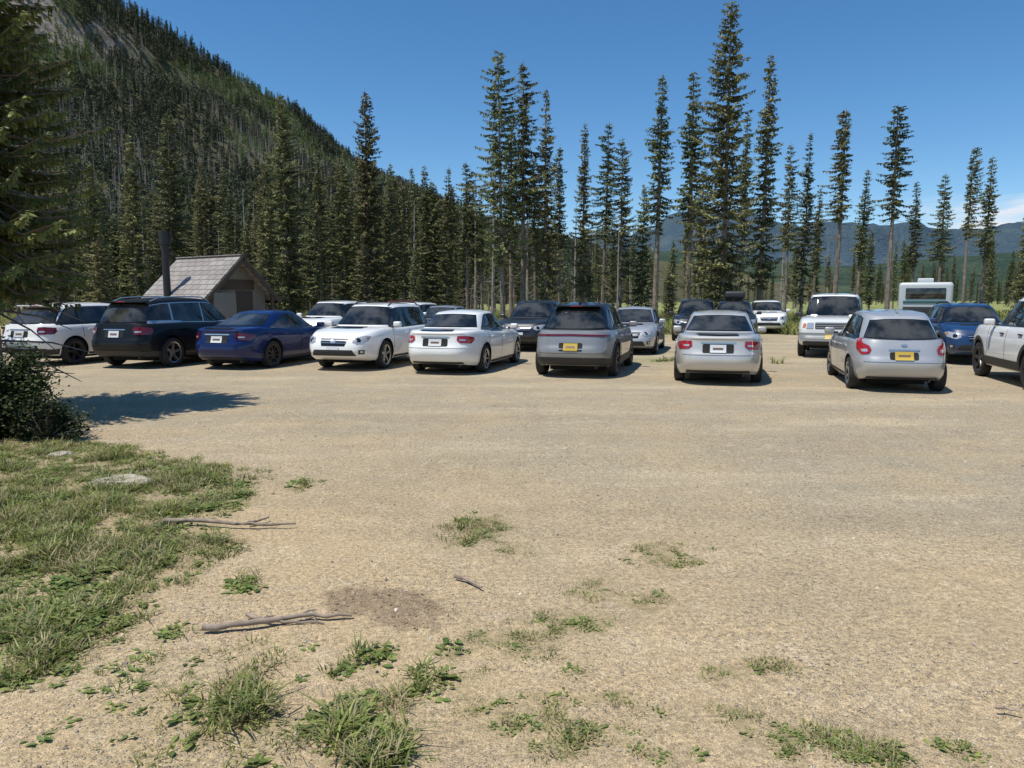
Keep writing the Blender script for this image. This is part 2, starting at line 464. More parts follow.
def stick(name, a, b, rad, seed, twigs=3):
    r = random.Random(seed); A = Vector((*survey(*a), rad*.9+.012)); B = Vector((*survey(*b), rad*.7+.01))
    parts = []; n = 12; P = []
    side = (B-A).cross(Vector((0, 0, 1))).normalized(); ln = (B-A).length
    for i in range(n):
        t = i/(n-1); P.append(A.lerp(B, t)+side*(ln*.05*math.sin(t*5+seed)+r.gauss(0, rad*.3))+Vector((0, 0, r.uniform(0, rad*.5)+.006)))
    parts.append(tube(P, [rad*(1-.55*i/(n-1))*r.uniform(.8, 1.2) for i in range(n)], 8))
    for k in range(twigs):
        i = r.randint(3, n-2); d = (side*r.choice([-1, 1])*.6+(B-A).normalized()+Vector((0, 0, .1))).normalized()
        l2 = ln*r.uniform(.06, .15)
        parts.append(tube([P[i], P[i]+d*l2*.5+Vector((0, 0, .01)), P[i]+d*l2], [rad*.45, rad*.3, rad*.12], 5))
    v, f = merge(parts); return meshobj(name, v, f, [M_stick], smooth=True, angle=50)
stick('fallen_branch', (205, 632), (352, 622), .022, 1, 2)
stick('fallen_branch', (245, 621), (322, 629), .012, 12, 1)
stick('fallen_branch', (162, 527), (297, 527), .020, 4, 2)
stick('fallen_branch', (455, 581), (483, 591), .012, 3, 1)
stick('fallen_branch', (248, 527), (270, 521), .014, 6, 0)
stick('fallen_branch', (995, 712), (1020, 717), .008, 8, 1)

# ================================================================== TREES
def spruce(name, seed, H=20, cb=.1, R=2.2, dens=1.0, spray=.38, gap=.33, ragged=.4, needle=None, dead=False, trunk_r=None, twig=True, power=.85, nb=5, bark=None):
    r = random.Random(seed); needle = needle or M_needle
    tr = trunk_r or H*.0095
    P = []; Rr = []
    for i in range(13):
        t = i/12; P.append(Vector((math.sin(t*3+seed)*.08*H*.05, math.cos(t*2.3+seed)*.06*H*.05, t*H))); Rr.append(max(.012, tr*(1-t)**.85+.012+(.35*tr if i == 0 else 0)))
    parts = [tube(P, Rr, 8)]
    def axisat(z):
        t = z/H*12; i = min(11, int(t)); return P[i].lerp(P[i+1], t-i)
    if twig:
        for i in range(int(60*(.4+cb))):
            z = r.uniform(.06, cb+.15)*H; a = r.random()*6.28; l = r.uniform(.3, 1.3)
            c0 = axisat(z); d = Vector((math.cos(a), math.sin(a), r.uniform(-.5, .1)))
            parts.append(tube([c0, c0+d*l*.6, c0+d*l+Vector((0, 0, -.1*l))], [.022, .015, .006], 3, False))
    V = []; Fs = []; T = []
    z = cb*H; ph = r.random()*6
    sect = [1+ragged*r.uniform(-1, .5) for _ in range(9)]
    while z < H*.985:
        t = (z-cb*H)/(H*(1-cb))
        env = R*((1-t)**power)*min(1, .45+t*5)*(1+ragged*.8*noise.noise(Vector((z*.6, seed*3.1, 0))))+.08
        n = max(3, int(nb*(1 if t < .8 else .7)))
        ph += .9
        for k in range(n):
            if r.random() < ragged*.32 or (dead and r.random() < .3): continue
            a = ph+k*6.283/n+r.gauss(0, .22)
            l = env*r.uniform(.5, 1.15)*sect[int((a % 6.283)/6.284*9)]
            if l < .1: l = .1
            zz = z+r.uniform(-.5, .5)*gap
            c0 = axisat(min(zz, H)); up = .55*t-.32+r.gauss(0, .09)
            dr = Vector((math.cos(a), math.sin(a), 0)); sd = Vector((-math.sin(a), math.cos(a), 0))
            tipz = .18*l
            def bpnt(u): return c0+dr*l*u+Vector((0, 0, l*(up*u-.35*u*(1-u)*(1-t)*1.6)+tipz*u*u*.5))
            if l > .35: parts.append(tube([bpnt(0), bpnt(.5), bpnt(.95)], [.012+.010*l, .008+.005*l, .004], 3, False))
            if dead: continue
            ns = max(2, int(l/spray*3.2*dens))
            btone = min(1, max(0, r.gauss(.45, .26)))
            for j in range(ns):
                u = .10+.90*(j+r.random())/ns
                if u < .3 and r.random() < .35: continue
                p = bpnt(u)
                for sgn in (-1, 1):
                    if r.random() < .12: continue
                    sl_ = spray*r.uniform(.6, 1.25)*(1.15-.5*u)
                    d = (dr*r.uniform(.3, .9)+sd*sgn*r.uniform(.5, 1)+Vector((0, 0, r.uniform(-.85, .0)))).normalized()
                    nn = (Vector((r.gauss(0, .6), r.gauss(0, .6), 1)))
                    s2 = d.cross(nn).normalized()*sl_*r.uniform(.14, .26)
                    o = len(V)
                    V += [p-s2*.4, p+s2*.4, p+d*sl_*.55+s2, p+d*sl_, p+d*sl_*.55-s2]
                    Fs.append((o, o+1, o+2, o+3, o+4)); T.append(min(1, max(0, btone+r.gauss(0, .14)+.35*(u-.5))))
                if r.random() < .65:
                    sl_ = spray*r.uniform(.4, .9); o = len(V); q = r.random()*3.14
                    e = (sd*math.cos(q)+dr*math.sin(q))*sl_*.2
                    V += [p-e, p+e, p+e*.5+Vector((0, 0, -sl_)), p-e*.5+Vector((0, 0, -sl_*.8))]
                    Fs.append((o, o+1, o+2, o+3)); T.append(max(0, btone-.1))
        z += gap*r.uniform(.75, 1.25)*(1-.35*t)
    v, f = merge(parts)
    nT = len(f); off = len(v)
    faces = f+[tuple(i+off for i in q) for q in Fs]
    me = bpy.data.meshes.new(name); me.from_pydata([tuple(q) for q in v+V], [], faces)
    me.materials.append(bark or (M_snag if dead else M_bark)); me.materials.append(needle)
    me.polygons.foreach_set('material_index', [0]*nT+[1]*len(Fs))
    a = me.attributes.new('tone', 'FLOAT', 'FACE'); a.data.foreach_set('value', [0]*nT+T)
    me.update()
    return me
kw = dict(spray=.33, gap=.27, dens=1.15)
SP = {
 'full': spruce('spruce_full', 1, 20, .06, 2.9, ragged=.5, power=.62, nb=6, **kw),
 'narrow': spruce('spruce_narrow', 2, 20, .15, 1.9, ragged=.6, power=.6, nb=6, **kw),
 'high': spruce('spruce_high', 3, 20, .42, 1.8, ragged=.7, power=.5, nb=6, **kw),
 'ragged': spruce('spruce_ragged', 4, 20, .24, 2.4, ragged=.9, power=.55, nb=6, **kw),
 'thin': spruce('spruce_thin', 5, 20, .38, 1.1, ragged=.8, power=.5, nb=6, **kw),
 'young': spruce('spruce_young', 6, 10, .03, 1.9, .9, spray=.30, gap=.24, ragged=.3, power=.8, nb=6),
 'narrow2': spruce('spruce_narrow2', 8, 20, .11, 2.1, ragged=.7, power=.7, nb=6, **kw),
 'high2': spruce('spruce_high2', 9, 20, .50, 1.6, ragged=.8, power=.45, nb=6, **kw),
 'snag': spruce('dead_spruce', 7, 16, .2, .9, dead=True, gap=.4, ragged=.6),
}
HH = {'young': 10, 'snag': 16}
def plant(kind, px, topy, D, name='spruce_tree', wide=1.0):
    x = bearing(px, D, 0); hgt = (298-topy)/F*D+CH
    s = hgt/HH.get(kind, 20)
    ob = bpy.data.objects.new(name, SP[kind]); COL.objects.link(ob)
    ob.location = (x, D, 0); sw = s*wide
    ob.scale = (sw, sw, s); ob.rotation_euler = (rnd.gauss(0, .012), rnd.gauss(0, .012), rnd.random()*6.28)
    return ob
trees = [('narrow', 140, 138, 52, 1.2), ('full', 175, 116, 54, 1), ('narrow2', 208, 165, 50, 1.2), ('full', 288, 100, 50, 1), ('narrow2', 322, 145, 47, 1.1),
 ('full', 368, 98, 52, 1), ('narrow', 346, 160, 50, 1.3), ('young', 268, 200, 46, 1.1), ('ragged', 404, 185, 52, 1), ('narrow', 425, 168, 55, 1.1), ('narrow2', 448, 170, 52, 1.1), ('high', 467, 165, 50, 1.2), ('thin', 482, 190, 50, 1),
 ('ragged', 502, 60, 46, .95), ('high', 522, 72, 48, 1.0), ('narrow2', 545, 94, 47, .95), ('thin', 512, 110, 50, 1.1), ('high', 560, 150, 58, 1),
 ('narrow', 581, 128, 50, .9), ('high', 602, 127, 54, 1), ('ragged', 620, 142, 52, .9), ('young', 641, 188, 56, .8), ('thin', 653, 82, 46, 1.2), ('thin', 686, 80, 52, 1.3), ('narrow', 672, 240, 60, 1.2),
 ('full', 722, 13, 44, 1.0), ('narrow', 757, 64, 46, 1.0), ('thin', 740, 120, 54, 1), ('high', 784, 147, 52, .9), ('narrow2', 801, 136, 56, .9), ('thin', 812, 190, 60, 1.2), ('high2', 833, 116, 48, 1.3), ('thin', 856, 172, 56, 1.2),
 ('high2', 885, 111, 47, 1.3), ('thin', 910, 184, 55, 1.2), ('high', 936, 176, 56, 1.1), ('high2', 961, 151, 52, 1), ('thin', 979, 160, 54, 1.2), ('narrow', 868, 230, 70, 1.2), ('narrow', 902, 240, 75, 1.2),
 ('ragged', 700, 170, 60, 1), ('high', 535, 160, 60, 1), ('snag', 575, 200, 52, 1), ('snag', 617, 215, 50, 1), ('snag', 475, 180, 55, 1), ('snag', 780, 200, 58, 1), ('snag', 528, 190, 50, 1), ('snag', 492, 150, 56, 1), ('young', 590, 262, 50, 1), ('young', 668, 265, 48, 1), ('young', 250, 225, 48, 1),
 ('young', 415, 250, 45, 1), ('young', 365, 235, 44, 1.1), ('young', 105, 225, 45, 1.2), ('narrow2', 60, 170, 48, 1.2), ('narrow', 20, 150, 50, 1.2), ('full', 100, 165, 56, 1), ('young', 1022, 205, 36, .9)]
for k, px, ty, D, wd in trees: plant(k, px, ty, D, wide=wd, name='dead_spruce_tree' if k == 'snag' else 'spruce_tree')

names = ['full', 'narrow', 'high', 'ragged', 'thin', 'young', 'narrow2', 'snag']
vari = []
for nme in names:
    ob = bpy.data.objects.new('forest_'+nme, SP[nme]); vari.append(ob)
order = sorted(range(len(vari)), key=lambda i: vari[i].name)
rank = {names[i]: order.index(i) for i in range(len(names))}
pts = []; rots = []; scl = []; idx = []
r = random.Random(5)
def addtree(px, D, topy, kind):
    h_ = (298-topy)/F*D+CH; s = h_/HH.get(kind, 20)
    wd = r.uniform(.9, 1.35)
    pts.append((bearing(px, D, 0), D, 0)); rots.append((r.gauss(0, .015), r.gauss(0, .015), r.random()*6.28)); scl.append((s*wd, s*wd, s)); idx.append(rank[kind])
for i in range(300):
    px = r.uniform(-60, 480); D = r.uniform(56, 125)
    ty = r.gauss(210, 22)+ (15 if px > 400 else 0)
    addtree(px, D, min(ty, 262), r.choice(['narrow', 'narrow2', 'full', 'ragged', 'high', 'narrow', 'snag', 'narrow2', 'full']))
for i in range(34):
    px = r.uniform(470, 700); D = r.uniform(60, 130)
    addtree(px, D, r.uniform(205, 272), r.choice(['narrow', 'thin', 'high', 'thin', 'snag', 'ragged']))
for i in range(34):
    px = r.uniform(690, 1060); D = r.uniform(70, 150)
    addtree(px, D, r.uniform(225, 280), r.choice(['narrow', 'thin', 'high', 'narrow2', 'snag', 'narrow']))
for i in range(100):
    px = r.uniform(420, 1060); D = r.uniform(140, 260)
    addtree(px, D, r.uniform(262, 285), r.choice(['narrow', 'narrow2', 'full']))
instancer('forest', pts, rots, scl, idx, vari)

me = spruce('near_spruce', 21, 8.0, .25, 1.95, 1.35, spray=.16, gap=.12, ragged=.3, needle=M_needle2, power=.40, nb=10, trunk_r=.1)
ob = bpy.data.objects.new('spruce_tree', me); COL.objects.link(ob); ob.location = (-7.85, 11.2, 0)
me = spruce('near_spruce_b', 22, 6.5, .04, 1.9, 1.2, spray=.2, gap=.17, ragged=.35, needle=M_needle2, power=.75, nb=8, trunk_r=.1)
ob = bpy.data.objects.new('spruce_tree', me); COL.objects.link(ob); ob.location = (-14.6, 17.5, 0)

def shrub(name, loc, R, H, seed, nleaf=5200, mat=None, ls=.05):
    r = random.Random(seed); parts = []; V = []; Fs = []; T = []
    tips = []
    for i in range(34):
        a = r.random()*6.28; el = r.uniform(.15, 1.45); l = R*r.uniform(.75, 1.2)
        d = Vector((math.cos(a)*math.cos(el), math.sin(a)*math.cos(el), math.sin(el)*H/R))
        P = [Vector((0, 0, 0)), d*l*.5+Vector((r.gauss(0, .05), r.gauss(0, .05), .05)), d*l]
        parts.append(tube(P, [.014, .009, .004], 4, False)); tips.append(P)
    for i in range(nleaf):
        P = r.choice(tips); u = r.random()**.6; p = P[1].lerp(P[2], u) if r.random() < .75 else P[0].lerp(P[1], u)
        p = p+Vector((r.gauss(0, .12*R), r.gauss(0, .12*R), r.gauss(0, .12*R))); p.z = max(.03, p.z)
        d = Vector((r.gauss(0, 1), r.gauss(0, 1), r.gauss(-.2, .6))).normalized(); s = d.cross(Vector((r.gauss(0, .5), r.gauss(0, .5), 1))).normalized()
        l = ls*r.uniform(.6, 1.3); o = len(V)
        V += [p, p+d*l*.5+s*l*.3, p+d*l, p+d*l*.5-s*l*.3]; Fs.append((o, o+1, o+2, o+3)); T.append(r.random())
    v, f = merge(parts); off = len(v)
    ob = meshobj(name, v+V, f+[tuple(i+off for i in q) for q in Fs], [M_bark, mat or M_shrub])
    ob.data.polygons.foreach_set('material_index', [0]*len(f)+[1]*len(Fs)); tone_attr(ob, [0]*len(f)+T)
    ob.location = loc; return ob
shrub('shrub', (-6.45, 9.3, 0), .75, .95, 3, 11000, ls=.06)
shrub('shrub', (-5.75, 9.0, 0), .42, .5, 4, 4000)
shrub('shrub', (-7.75, 9.9, 0), .95, 1.45, 5, 14000, ls=.06)

# ================================================================== MOUNTAIN / HILLS
def lerpt(tab, u):
    xs_ = [t[0] for t in tab]; return [float(np.interp(u, xs_, [t[i] for t in tab])) for i in range(1, len(tab[0]))]
ridge = [(-1.2, -760, 330, 250, -420, 60), (-.5, -480, 380, 225, -300, 90), (0, -291, 420, 193, -210, 120), (.12, -250, 450, 186, -185, 125), (.25, -219, 520, 173, -150, 132), (.4, -163, 570, 142, -120, 140),
         (.55, -136, 620, 121, -80, 150), (.7, -100, 660, 104, -45, 170), (.85, -68, 700, 92, -10, 200), (1.1, 20, 800, 72, 40, 260), (1.4, 130, 900, 45, 120, 320), (1.7, 260, 1000, 20, 200, 380)]
def mtn(u, v):
    rx, ry, hh, fx, fy = lerpt(ridge, u)
    x = fx+(rx-fx)*v; y = fy+(ry-fy)*v
    if v <= 1: z = hh*(v**1.12)
    else: z = hh*(1-(v-1)*1.0)
    k = min(1, v*3)*min(1, abs(1.25-v)*4+.25)
    z += (noise.fractal(Vector((x*.008, y*.008, 1.7)), 1, 2, 5)*16)*min(k, 1)*(.35 if .85 < v < 1.1 else 1)+noise.noise(Vector((x*.03, y*.03, 0)))*2.5*k
    return x, y, z-1.0
def rockmask(x, y, v):
    q = .9*math.exp(-((x+248)/34)**2-((v-.80)/.10)**2)+.8*math.exp(-((x+185)/24)**2-((v-.36)/.06)**2)+.8*math.exp(-((x+240)/34)**2-((v-.32)/.06)**2)+.5*math.exp(-((x+160)/24)**2-((v-.66)/.07)**2)
    return smooth01(.35, .75, q+noise.fractal(Vector((x*.035, y*.035, 9.3)), 1, 2, 4)*.5)
NU, NV = 190, 110
V = []; RM = []
for j in range(NV):
    for i in range(NU):
        v_ = 1.5*j/(NV-1); p = mtn(-1.2+2.9*i/(NU-1), v_); V.append(p); RM.append(rockmask(p[0], p[1], v_))
Fc = [(j*NU+i, j*NU+i+1, (j+1)*NU+i+1, (j+1)*NU+i) for j in range(NV-1) for i in range(NU-1)]
m, nt, b = newmat('mountain_soil'); L = nt.links.new
tc = N(nt, 'ShaderNodeTexCoord')
c = mix(noisen(.03, 6), (.065, .080, .036), (.16, .14, .085))
c = mix(rng(noisen(.012, 6), .52, .68, 0, .55), c, (.23, .19, .135))
c = mix(attn('rock'), c, mix(rng(noisen(.12, 7, .8), .35, .65), (.16, .14, .12), (.38, .34, .29)))
L(c, b.inputs['Base Color']); b.inputs['Roughness'].default_value = 1; b.inputs['Specular IOR Level'].default_value = .1
bp = N(nt, 'ShaderNodeBump'); bp.inputs['Distance'].default_value = 5; L(noisen(.15, 7, .7), bp.inputs['Height']); L(bp.outputs[0], b.inputs['Normal'])
mo = meshobj('mountain', V, Fc, [m], smooth=True)
a = mo.data.attributes.new('rock', 'FLOAT', 'POINT'); a.data.foreach_set('value', RM)
far = [bpy.data.objects.new('fartree_%d' % i, spruce('fartree_%d' % i, 50+i, 12, .06, 2.3, .6, spray=.95, gap=.8, ragged=.35, needle=mt, dead=dd, twig=False, nb=5, trunk_r=.14)) for i, (mt, dd) in
       enumerate([(M_needle_far, False), (M_needle_far, False), (M_needle_far, False), (M_aspen, False), (None, True), (None, True)])]
pts = []; rots = []; scl = []; idx = []
for i in range(36000):
    u = r.uniform(-.45, 1.3); v = r.random()**.85*1.03
    x, y, z = mtn(u, v)
    px_ = 512+x/y*F
    if px_ < -60 or px_ > 640: continue
    n1 = noise.fractal(Vector((x*.012, y*.012, 3)), 1, 2, 4)
    if r.random() < rockmask(x, y, v)*.85: continue
    deadp = .14+.42*smooth01(-.1, .35, n1)*(1-smooth01(.6, .95, v))
    if px_ < 160: deadp += .06
    if r.random() < deadp: k = r.choice([4, 5])
    elif v > .55 and noise.noise(Vector((x*.02, y*.02, 5))) > -.02: k = 3
    else: k = r.choice([0, 1, 2])
    s = r.uniform(.45, .95)*(.9 if k != 3 else .62)
    pts.append((x, y, z-.3)); rots.append((0, 0, r.random()*6.28)); scl.append((s*1.15, s*1.15, s)); idx.append(k)
instancer('mountain_forest', pts, rots, scl, idx, far)

def hills(name, tab, D0, D1, hazed_cols, seed, amp=20):
    NU, NV = 220, 60; V = []
    for j in range(NV):
        for i in range(NU):
            px = -500+2000*i/(NU-1); v = 1.5*j/(NV-1)
            D = D0+(D1-D0)*v
            hh = (298-np.interp(px, [t[0] for t in tab], [t[1] for t in tab]))/F*D1
            x = (px-512)/F*D1*(.75+.25*v)
            z = hh*(v**.9 if v <= 1 else 1-(v-1))+noise.fractal(Vector((x*.003, D*.003, seed)), 1, 2, 5)*amp*min(1, v*2)*(.35 if .8 < v < 1.15 else 1)
            V.append((x, D, z-2))
    Fc = [(j*NU+i, j*NU+i+1, (j+1)*NU+i+1, (j+1)*NU+i) for j in range(NV-1) for i in range(NU-1)]
    global nt, L, tc
    m, nt, b = newmat(name+'_hazed_forest'); L = nt.links.new; tc = N(nt, 'ShaderNodeTexCoord')  # forest colours with distance haze tinted into the base colour
    c = mix(rng(noisen(.02, 6, .7), .35, .65), hazed_cols[0], hazed_cols[1])
    c = mix(rng(noisen(.006, 5, .6), .55, .68, 0, .6), c, hazed_cols[2])
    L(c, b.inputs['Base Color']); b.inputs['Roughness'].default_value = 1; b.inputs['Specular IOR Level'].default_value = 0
    bp = N(nt, 'ShaderNodeBump'); bp.inputs['Distance'].default_value = 14; L(noisen(.06, 5, .7), bp.inputs['Height']); L(bp.outputs[0], b.inputs['Normal'])
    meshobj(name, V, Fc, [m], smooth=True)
hills('hill', [(-500, 250), (400, 240), (560, 244), (610, 240), (650, 230), (690, 224), (730, 232), (770, 228), (830, 234), (900, 232), (960, 228), (1024, 222), (1500, 222)], 900, 2400, [(.060, .098, .135), (.080, .122, .150), (.12, .155, .165)], 1.0, 90)  # bluish air haze painted into the forest tones
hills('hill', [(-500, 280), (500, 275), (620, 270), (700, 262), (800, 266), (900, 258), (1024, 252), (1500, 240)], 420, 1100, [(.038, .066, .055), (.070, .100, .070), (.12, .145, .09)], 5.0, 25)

# ================================================================== BUILDING (vault toilet)
m, nt, b = newmat('roof_shingles'); L = nt.links.new; tc = N(nt, 'ShaderNodeTexCoord')
br = N(nt, 'ShaderNodeTexBrick'); br.inputs['Scale'].default_value = 1; br.inputs['Brick Width'].default_value = .6; br.inputs['Row Height'].default_value = .34
br.inputs['Mortar Size'].default_value = .022; br.inputs['Color1'].default_value = (.24, .215, .20, 1); br.inputs['Color2'].default_value = (.32, .295, .27, 1); br.inputs['Mortar'].default_value = (.09, .08, .07, 1)
L(tc.outputs['Object'], br.inputs['Vector'])
L(br.outputs['Color'], b.inputs['Base Color']); b.inputs['Roughness'].default_value = .9
M_shake = m
M_wall = simple('painted_block_wall', (.17, .165, .15), .85, var=.1)
M_trim = simple('brown_trim', (.06, .045, .035), .7)
M_blackpipe = simple('black_vent', (.012, .012, .013), .45)
Bx = bearing(212, 38); B = empty('restroom_building', (Bx, 38, 0), math.radians(-34))
Lh, Wh, EH, RH = 2.0, 1.75, 2.15, 3.75
v = []
for x in (-Lh, Lh): v += [(x, -Wh, 0), (x, Wh, 0), (x, Wh, EH), (x, 0, RH-.12), (x, -Wh, EH)]
meshobj('walls', v, [(0, 4, 3, 2, 1), (5, 6, 7, 8, 9), (0, 5, 9, 4), (1, 2, 7, 6)], [M_wall], B)
ey = Wh+.45; sl = (RH-EH+.1)/Wh; ze = RH-sl*ey; ang = math.atan2(RH-ze, ey); ln = math.hypot(ey, RH-ze)
for sgn in (-1, 1):
    rotz = Matrix.Rotation(math.pi if sgn < 0 else 0, 4, 'Z')
    v, f = boxvf((0, ln/2, 0), (2*(Lh+.7), ln, .1)); ob = meshobj('roof_slope', v, f, [M_shake], B)
    ob.matrix_local = Matrix.Translation((0, 0, RH+.03)) @ rotz @ Matrix.Rotation(-ang, 4, 'X')
    v, f = boxvf((0, ln+.02, -.06), (2*(Lh+.7), .04, .18)); ob = meshobj('eave_board', v, f, [M_trim], B)
    ob.matrix_local = Matrix.Translation((0, 0, RH+.0)) @ rotz @ Matrix.Rotation(-ang, 4, 'X')
    for sx in (-1, 1):
        v, f = boxvf((0, ln/2, -.08), (.05, ln, .2)); ob = meshobj('fascia', v, f, [M_trim], B)
        ob.matrix_local = Matrix.Translation((sx*(Lh+.73), 0, RH)) @ rotz @ Matrix.Rotation(-ang, 4, 'X')
bevbox('ridge_cap', (0, 0, RH+.09), (2*Lh+1.4, .3, .05), M_shake, B, .01)
for q in range(8): bevbox('wall_batten', (-Lh+.25+q*.5, -Wh-.015, 1.05), (.05, .03, 2.05), M_trim, B, .005)
bevbox('gable_panel', (Lh+.02, 0, EH+.25), (.03, 2.2, .5), M_trim, B, .005)
bevbox('door', (Lh+.03, .5, 1.05), (.05, .95, 2.1), M_trim, B, .01)
bevbox('privacy_wall', (Lh+.7, -1.1, 1.0), (.12, 1.2, 2.0), M_wall, B, .01)
for sy in (-1, 1): bevbox('porch_post', (Lh+.62, sy*(Wh-.05), EH/2), (.14, .14, EH), M_trim, B, .01)
vx, vy = -.45, -2.08
v, f = tube([(vx, vy, .0), (vx, vy, 4.85)], [.17, .17], 20); meshobj('vent_pipe', v, f, [M_blackpipe], B, True, 40)
v, f = tube([(vx, vy, 4.35), (vx, vy, 4.95)], [.25, .25], 20); meshobj('vent_cap', v, f, [M_blackpipe], B, True, 40)

# ---- information board by the trees
M_board = simple('board_brown', (.10, .05, .03), .7); M_redp = simple('board_red', (.30, .03, .02), .5)
K_ = empty('information_sign', (bearing(402, 34), 34, 0), math.radians(10))
for sx in (-.6, .6): bevbox('post', (sx, 0, .8), (.1, .1, 1.6), M_board, K_, .01)
bevbox('panel', (0, -.07, 1.40), (1.3, .04, .45), M_board, K_, .01)
bevbox('red_header', (0, -.1, 1.58), (1.0, .02, .08), M_redp, K_, .005)

# ================================================================== CARS
m, nt, b = newmat('car_glass'); L = nt.links.new; tc = N(nt, 'ShaderNodeTexCoord')
c = mix(rng(noisen(2.2, 3), .35, .65), (.006, .008, .009), (.06, .06, .056))
L(c, b.inputs['Base Color']); b.inputs['Roughness'].default_value = .03; b.inputs['Specular IOR Level'].default_value = .65
M_glass = m
M_tire = simple('tyre_rubber', (.022, .021, .020), .8, var=.3, vscale=15)
M_well = simple('wheel_well', (.012, .012, .012), .95)
M_plast = simple('black_plastic', (.03, .03, .032), .6)
M_gloss = simple('gloss_black', (.012, .012, .013), .12)
M_seam = simple('panel_gap', (.01, .01, .01), .8)
M_rim = simple('alloy_rim', (.48, .48, .49), .3, .9)
M_rimd = simple('dark_rim', (.05, .05, .055), .35, .6)
M_red = simple('tail_lamp', (.34, .008, .010), .12, 0, 1)
M_redd = simple('tail_lamp_dark', (.12, .006, .008), .12, 0, 1)
M_lampc = simple('lamp_lens', (.50, .52, .54), .10, .35, 1)
M_amber = simple('amber_lens', (.55, .18, .02), .2, 0, 1)
M_chrome = simple('chrome', (.60, .60, .60), .28, .85)
M_bump = simple('bumper_grey', (.30, .30, .29), .4, .3)
M_py = simple('plate_yellow', (.52, .36, .05), .5)
M_pw = simple('plate_white', (.62, .64, .66), .5)
M_pt = simple('plate_text', (.16, .10, .07), .6)
def paint(name, col, metal=0.0, rough=.35, dust=1.0, coat=1.0, spec=.5):
    m = simple(name, col, rough, metal, coat, spec)
    nt = m.node_tree; b = nt.nodes['Principled BSDF']
    tc = N(nt, 'ShaderNodeTexCoord'); sp = N(nt, 'ShaderNodeSeparateXYZ'); nt.links.new(tc.outputs['Object'], sp.inputs[0])
    mr = N(nt, 'ShaderNodeMapRange'); mr.inputs[1].default_value = .65; mr.inputs[2].default_value = .2; mr.inputs[3].default_value = 0; mr.inputs[4].default_value = .34*dust
    nt.links.new(sp.outputs[2], mr.inputs[0])
    ns = N(nt, 'ShaderNodeTexNoise'); ns.inputs['Scale'].default_value = 3; ns.inputs['Detail'].default_value = 4; nt.links.new(tc.outputs['Object'], ns.inputs['Vector'])
    mu = N(nt, 'ShaderNodeMath', operation='MULTIPLY'); nt.links.new(mr.outputs[0], mu.inputs[0]); nt.links.new(ns.outputs['Fac'], mu.inputs[1])
    ad = N(nt, 'ShaderNodeMath', operation='MULTIPLY_ADD'); nt.links.new(ns.outputs['Fac'], ad.inputs[0]); ad.inputs[1].default_value = .02*dust; nt.links.new(mu.outputs[0], ad.inputs[2])
    mx = N(nt, 'ShaderNodeMix', data_type='RGBA'); mx.inputs[6].default_value = (*col, 1); mx.inputs[7].default_value = (.34, .28, .20, 1)
    nt.links.new(ad.outputs[0], mx.inputs[0]); nt.links.new(mx.outputs[2], b.inputs['Base Color'])
    return m
P_white = paint('paint_white', (.84, .84, .82)); P_black = paint('paint_black', (.004, .005, .007), rough=.5, dust=.15, coat=.35, spec=.2)
P_blue = paint('paint_navy', (.003, .014, .085), .0, dust=.15, coat=.6, spec=.2); P_silver = paint('paint_silver', (.50, .50, .50), .4, .36)
P_champ = paint('paint_silver_beige', (.58, .57, .54), .35, .36); P_grey = paint('paint_grey', (.27, .275, .275), .3, .38)
P_dgrey = paint('paint_dark_grey', (.02, .024, .03), .1, dust=.5, coat=.6, spec=.3); P_blue2 = paint('paint_blue', (.006, .035, .11), .0, dust=.4, coat=.7)

def smtab(pts, sig):
    X = np.linspace(-.2, 1.2, 561); Y = np.interp(X, [p[0] for p in pts], [p[1] for p in pts])
    k = int(sig/.0025); ker = np.hanning(2*k+3); ker /= ker.sum()
    Yp = np.pad(Y, (len(ker)//2,), mode='edge'); Y2 = np.convolve(Yp, ker, mode='valid')[:len(X)]
    return lambda x: float(np.interp(x, X, Y2))
def supell(n, K=132):
    T = np.linspace(0, 2*np.pi, 4001); c, s = np.cos(T), np.sin(T)
    x = np.sign(c)*np.abs(c)**(2/n); y = np.sign(s)*np.abs(s)**(2/n)
    d = np.hypot(np.diff(x*2.4), np.diff(y)); a = np.concatenate([[0], np.cumsum(d)])
    q = np.linspace(0, a[-1], K, endpoint=False)
    return np.interp(q, a, x), np.interp(q, a, y)

